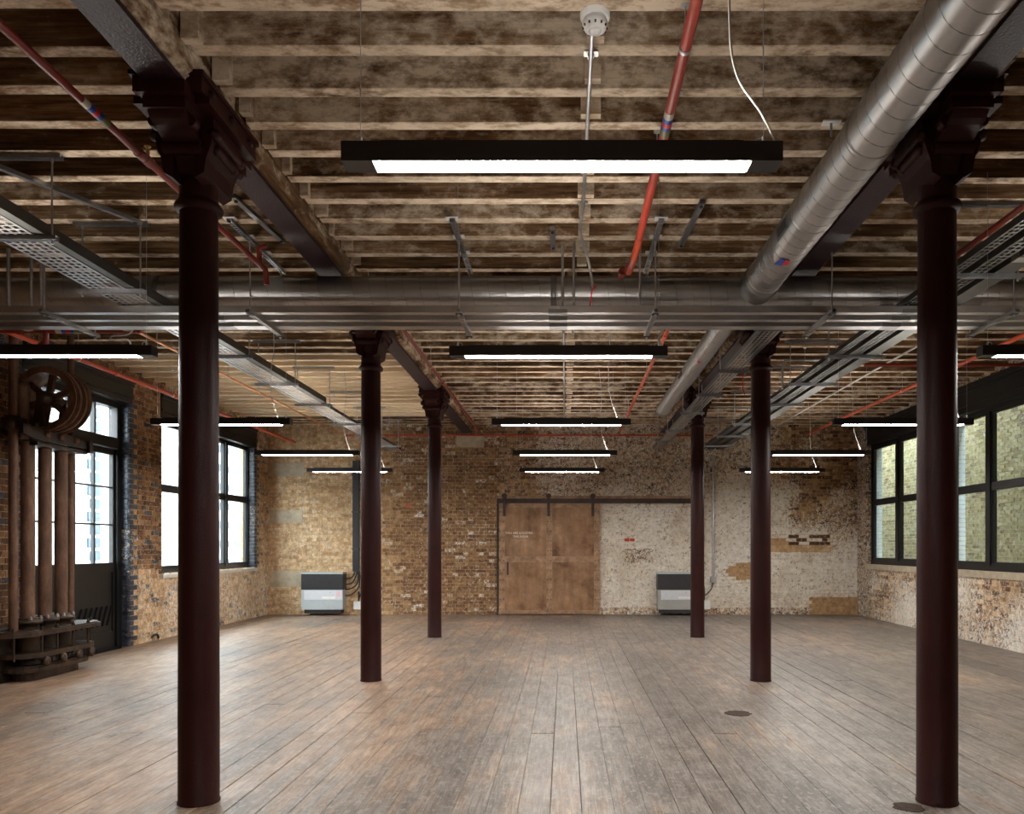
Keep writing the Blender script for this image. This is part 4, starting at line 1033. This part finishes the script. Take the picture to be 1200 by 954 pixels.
MB().cyl((hx-.36,8.95,.40),(hx-.05,8.95,.40),.05,None,14).build('feed_pipe', M['rustdark'], H)
MB().prism(stadium(hx-.21, 8.75, 9.0, .20), 'Z', .47, .52).prism(stadium(hx-.21, 8.75, 9.0, .14), 'Z', 0, .47).prism(stadium(hx-.21, 8.75, 9.0, .17), 'Z', .52, .58).build('valve_chest', M['rustdark'], H)
# tall guide rods
MB().lathe((hx,8.86,.56), [(.046,0),(.046,3.40)], 18).build('guide_rod', M['rustbrown'], H)
MB().lathe((hx-.08,10.02,.3), [(.040,0),(.040,3.75)], 16).build('guide_rod', M['rustbrown'], H)
# crosshead
MB().lathe((hx,8.86,2.74),[(.05,0),(.085,.003),(.085,.15),(.05,.153)],18).box(hx-.10,hx+.10,8.80,8.94,2.76,2.87).build('guide_collar', M['rustdark'], H)
for s in (-1, 1): MB().prism([(8.80,2.70),(9.1,2.66),(10.0,2.66),(10.0,2.74),(9.6,2.79),(8.80,2.82)], 'X', hx+s*.13-.02, hx+s*.13+.02).build('crosshead_plate', M['rustdark'], H)
MB().box(hx-.39, hx+.20, 8.93, 8.99, 2.79, 2.83).box(hx-.14,hx+.14,9.05,10.0,2.60,2.64).box(hx-.14,hx+.18,9.98,10.05,2.62,2.76).build('crosshead_web', M['rustdark'], H)
for y in (9.2,9.45,9.75): MB().lathe((hx+.15,y,2.74),[(.035,0),(.035,.02),(.02,.03)],10,'X').build('bolt', M['rustbrown'], H)
MB().lathe((hx-.02,9.02,2.66), [(.075,0),(.075,.55),(.082,.56),(.082,.60),(.05,.62),(.02,.66)], 20).build('buffer_post', M['rustbrown'], H)
# triple-grooved pulley wheel
wx, wz, wr = hx+.165, 3.135, .36
prof = []
for k in range(3):
    a = k*.105
    prof += [(wr,a),(wr,a+.018),(wr-.055,a+.040),(wr-.055,a+.065),(wr,a+.087),(wr,a+.105)]
prof = [(wr-.075,0)] + prof + [(wr-.075,.315)]
wheel = MB()
n = 40; vs_ = []; fs_ = []
pr = prof + [(wr-.09,.20),(wr-.09,.11)]
m_ = len(pr)
for k in range(n):
    a = 2*math.pi*k/n
    for (r_, h_) in pr: vs_.append((wx+r_*math.cos(a), 9.12+h_, wz+r_*math.sin(a)))
for k in range(n):
    k2 = (k+1) % n
    for j in range(m_): j2 = (j+1) % m_; fs_.append((k*m_+j, k*m_+j2, k2*m_+j2, k2*m_+j))
wheel.add(vs_, fs_, False); W_ = wheel.build('pulley_wheel', M['rustbrown'], H)
for k in range(6):
    a = math.radians(20+60*k)
    MB().obox((wx+.06*math.cos(a),9.21,wz+.06*math.sin(a)),(wx+(wr-.07)*math.cos(a),9.21,wz+(wr-.07)*math.sin(a)),.06,.055,(0,1,0)).build('spoke', M['rustbrown'], W_)
MB().lathe((wx,9.06,wz),[(.04,0),(.055,.01),(.085,.08),(.085,.30),(.05,.36)],18,'Y').build('hub', M['rustdark'], W_)
for y in (9.05, 9.48): MB().prism([(wx-.07,2.80),(wx+.07,2.80),(wx+.03,wz-.04),(wx+.03,wz+.04),(wx-.03,wz+.04),(wx-.03,wz-.04)],'Y',y-.02,y+.02).build('wheel_bearing', M['rustdark'], H)
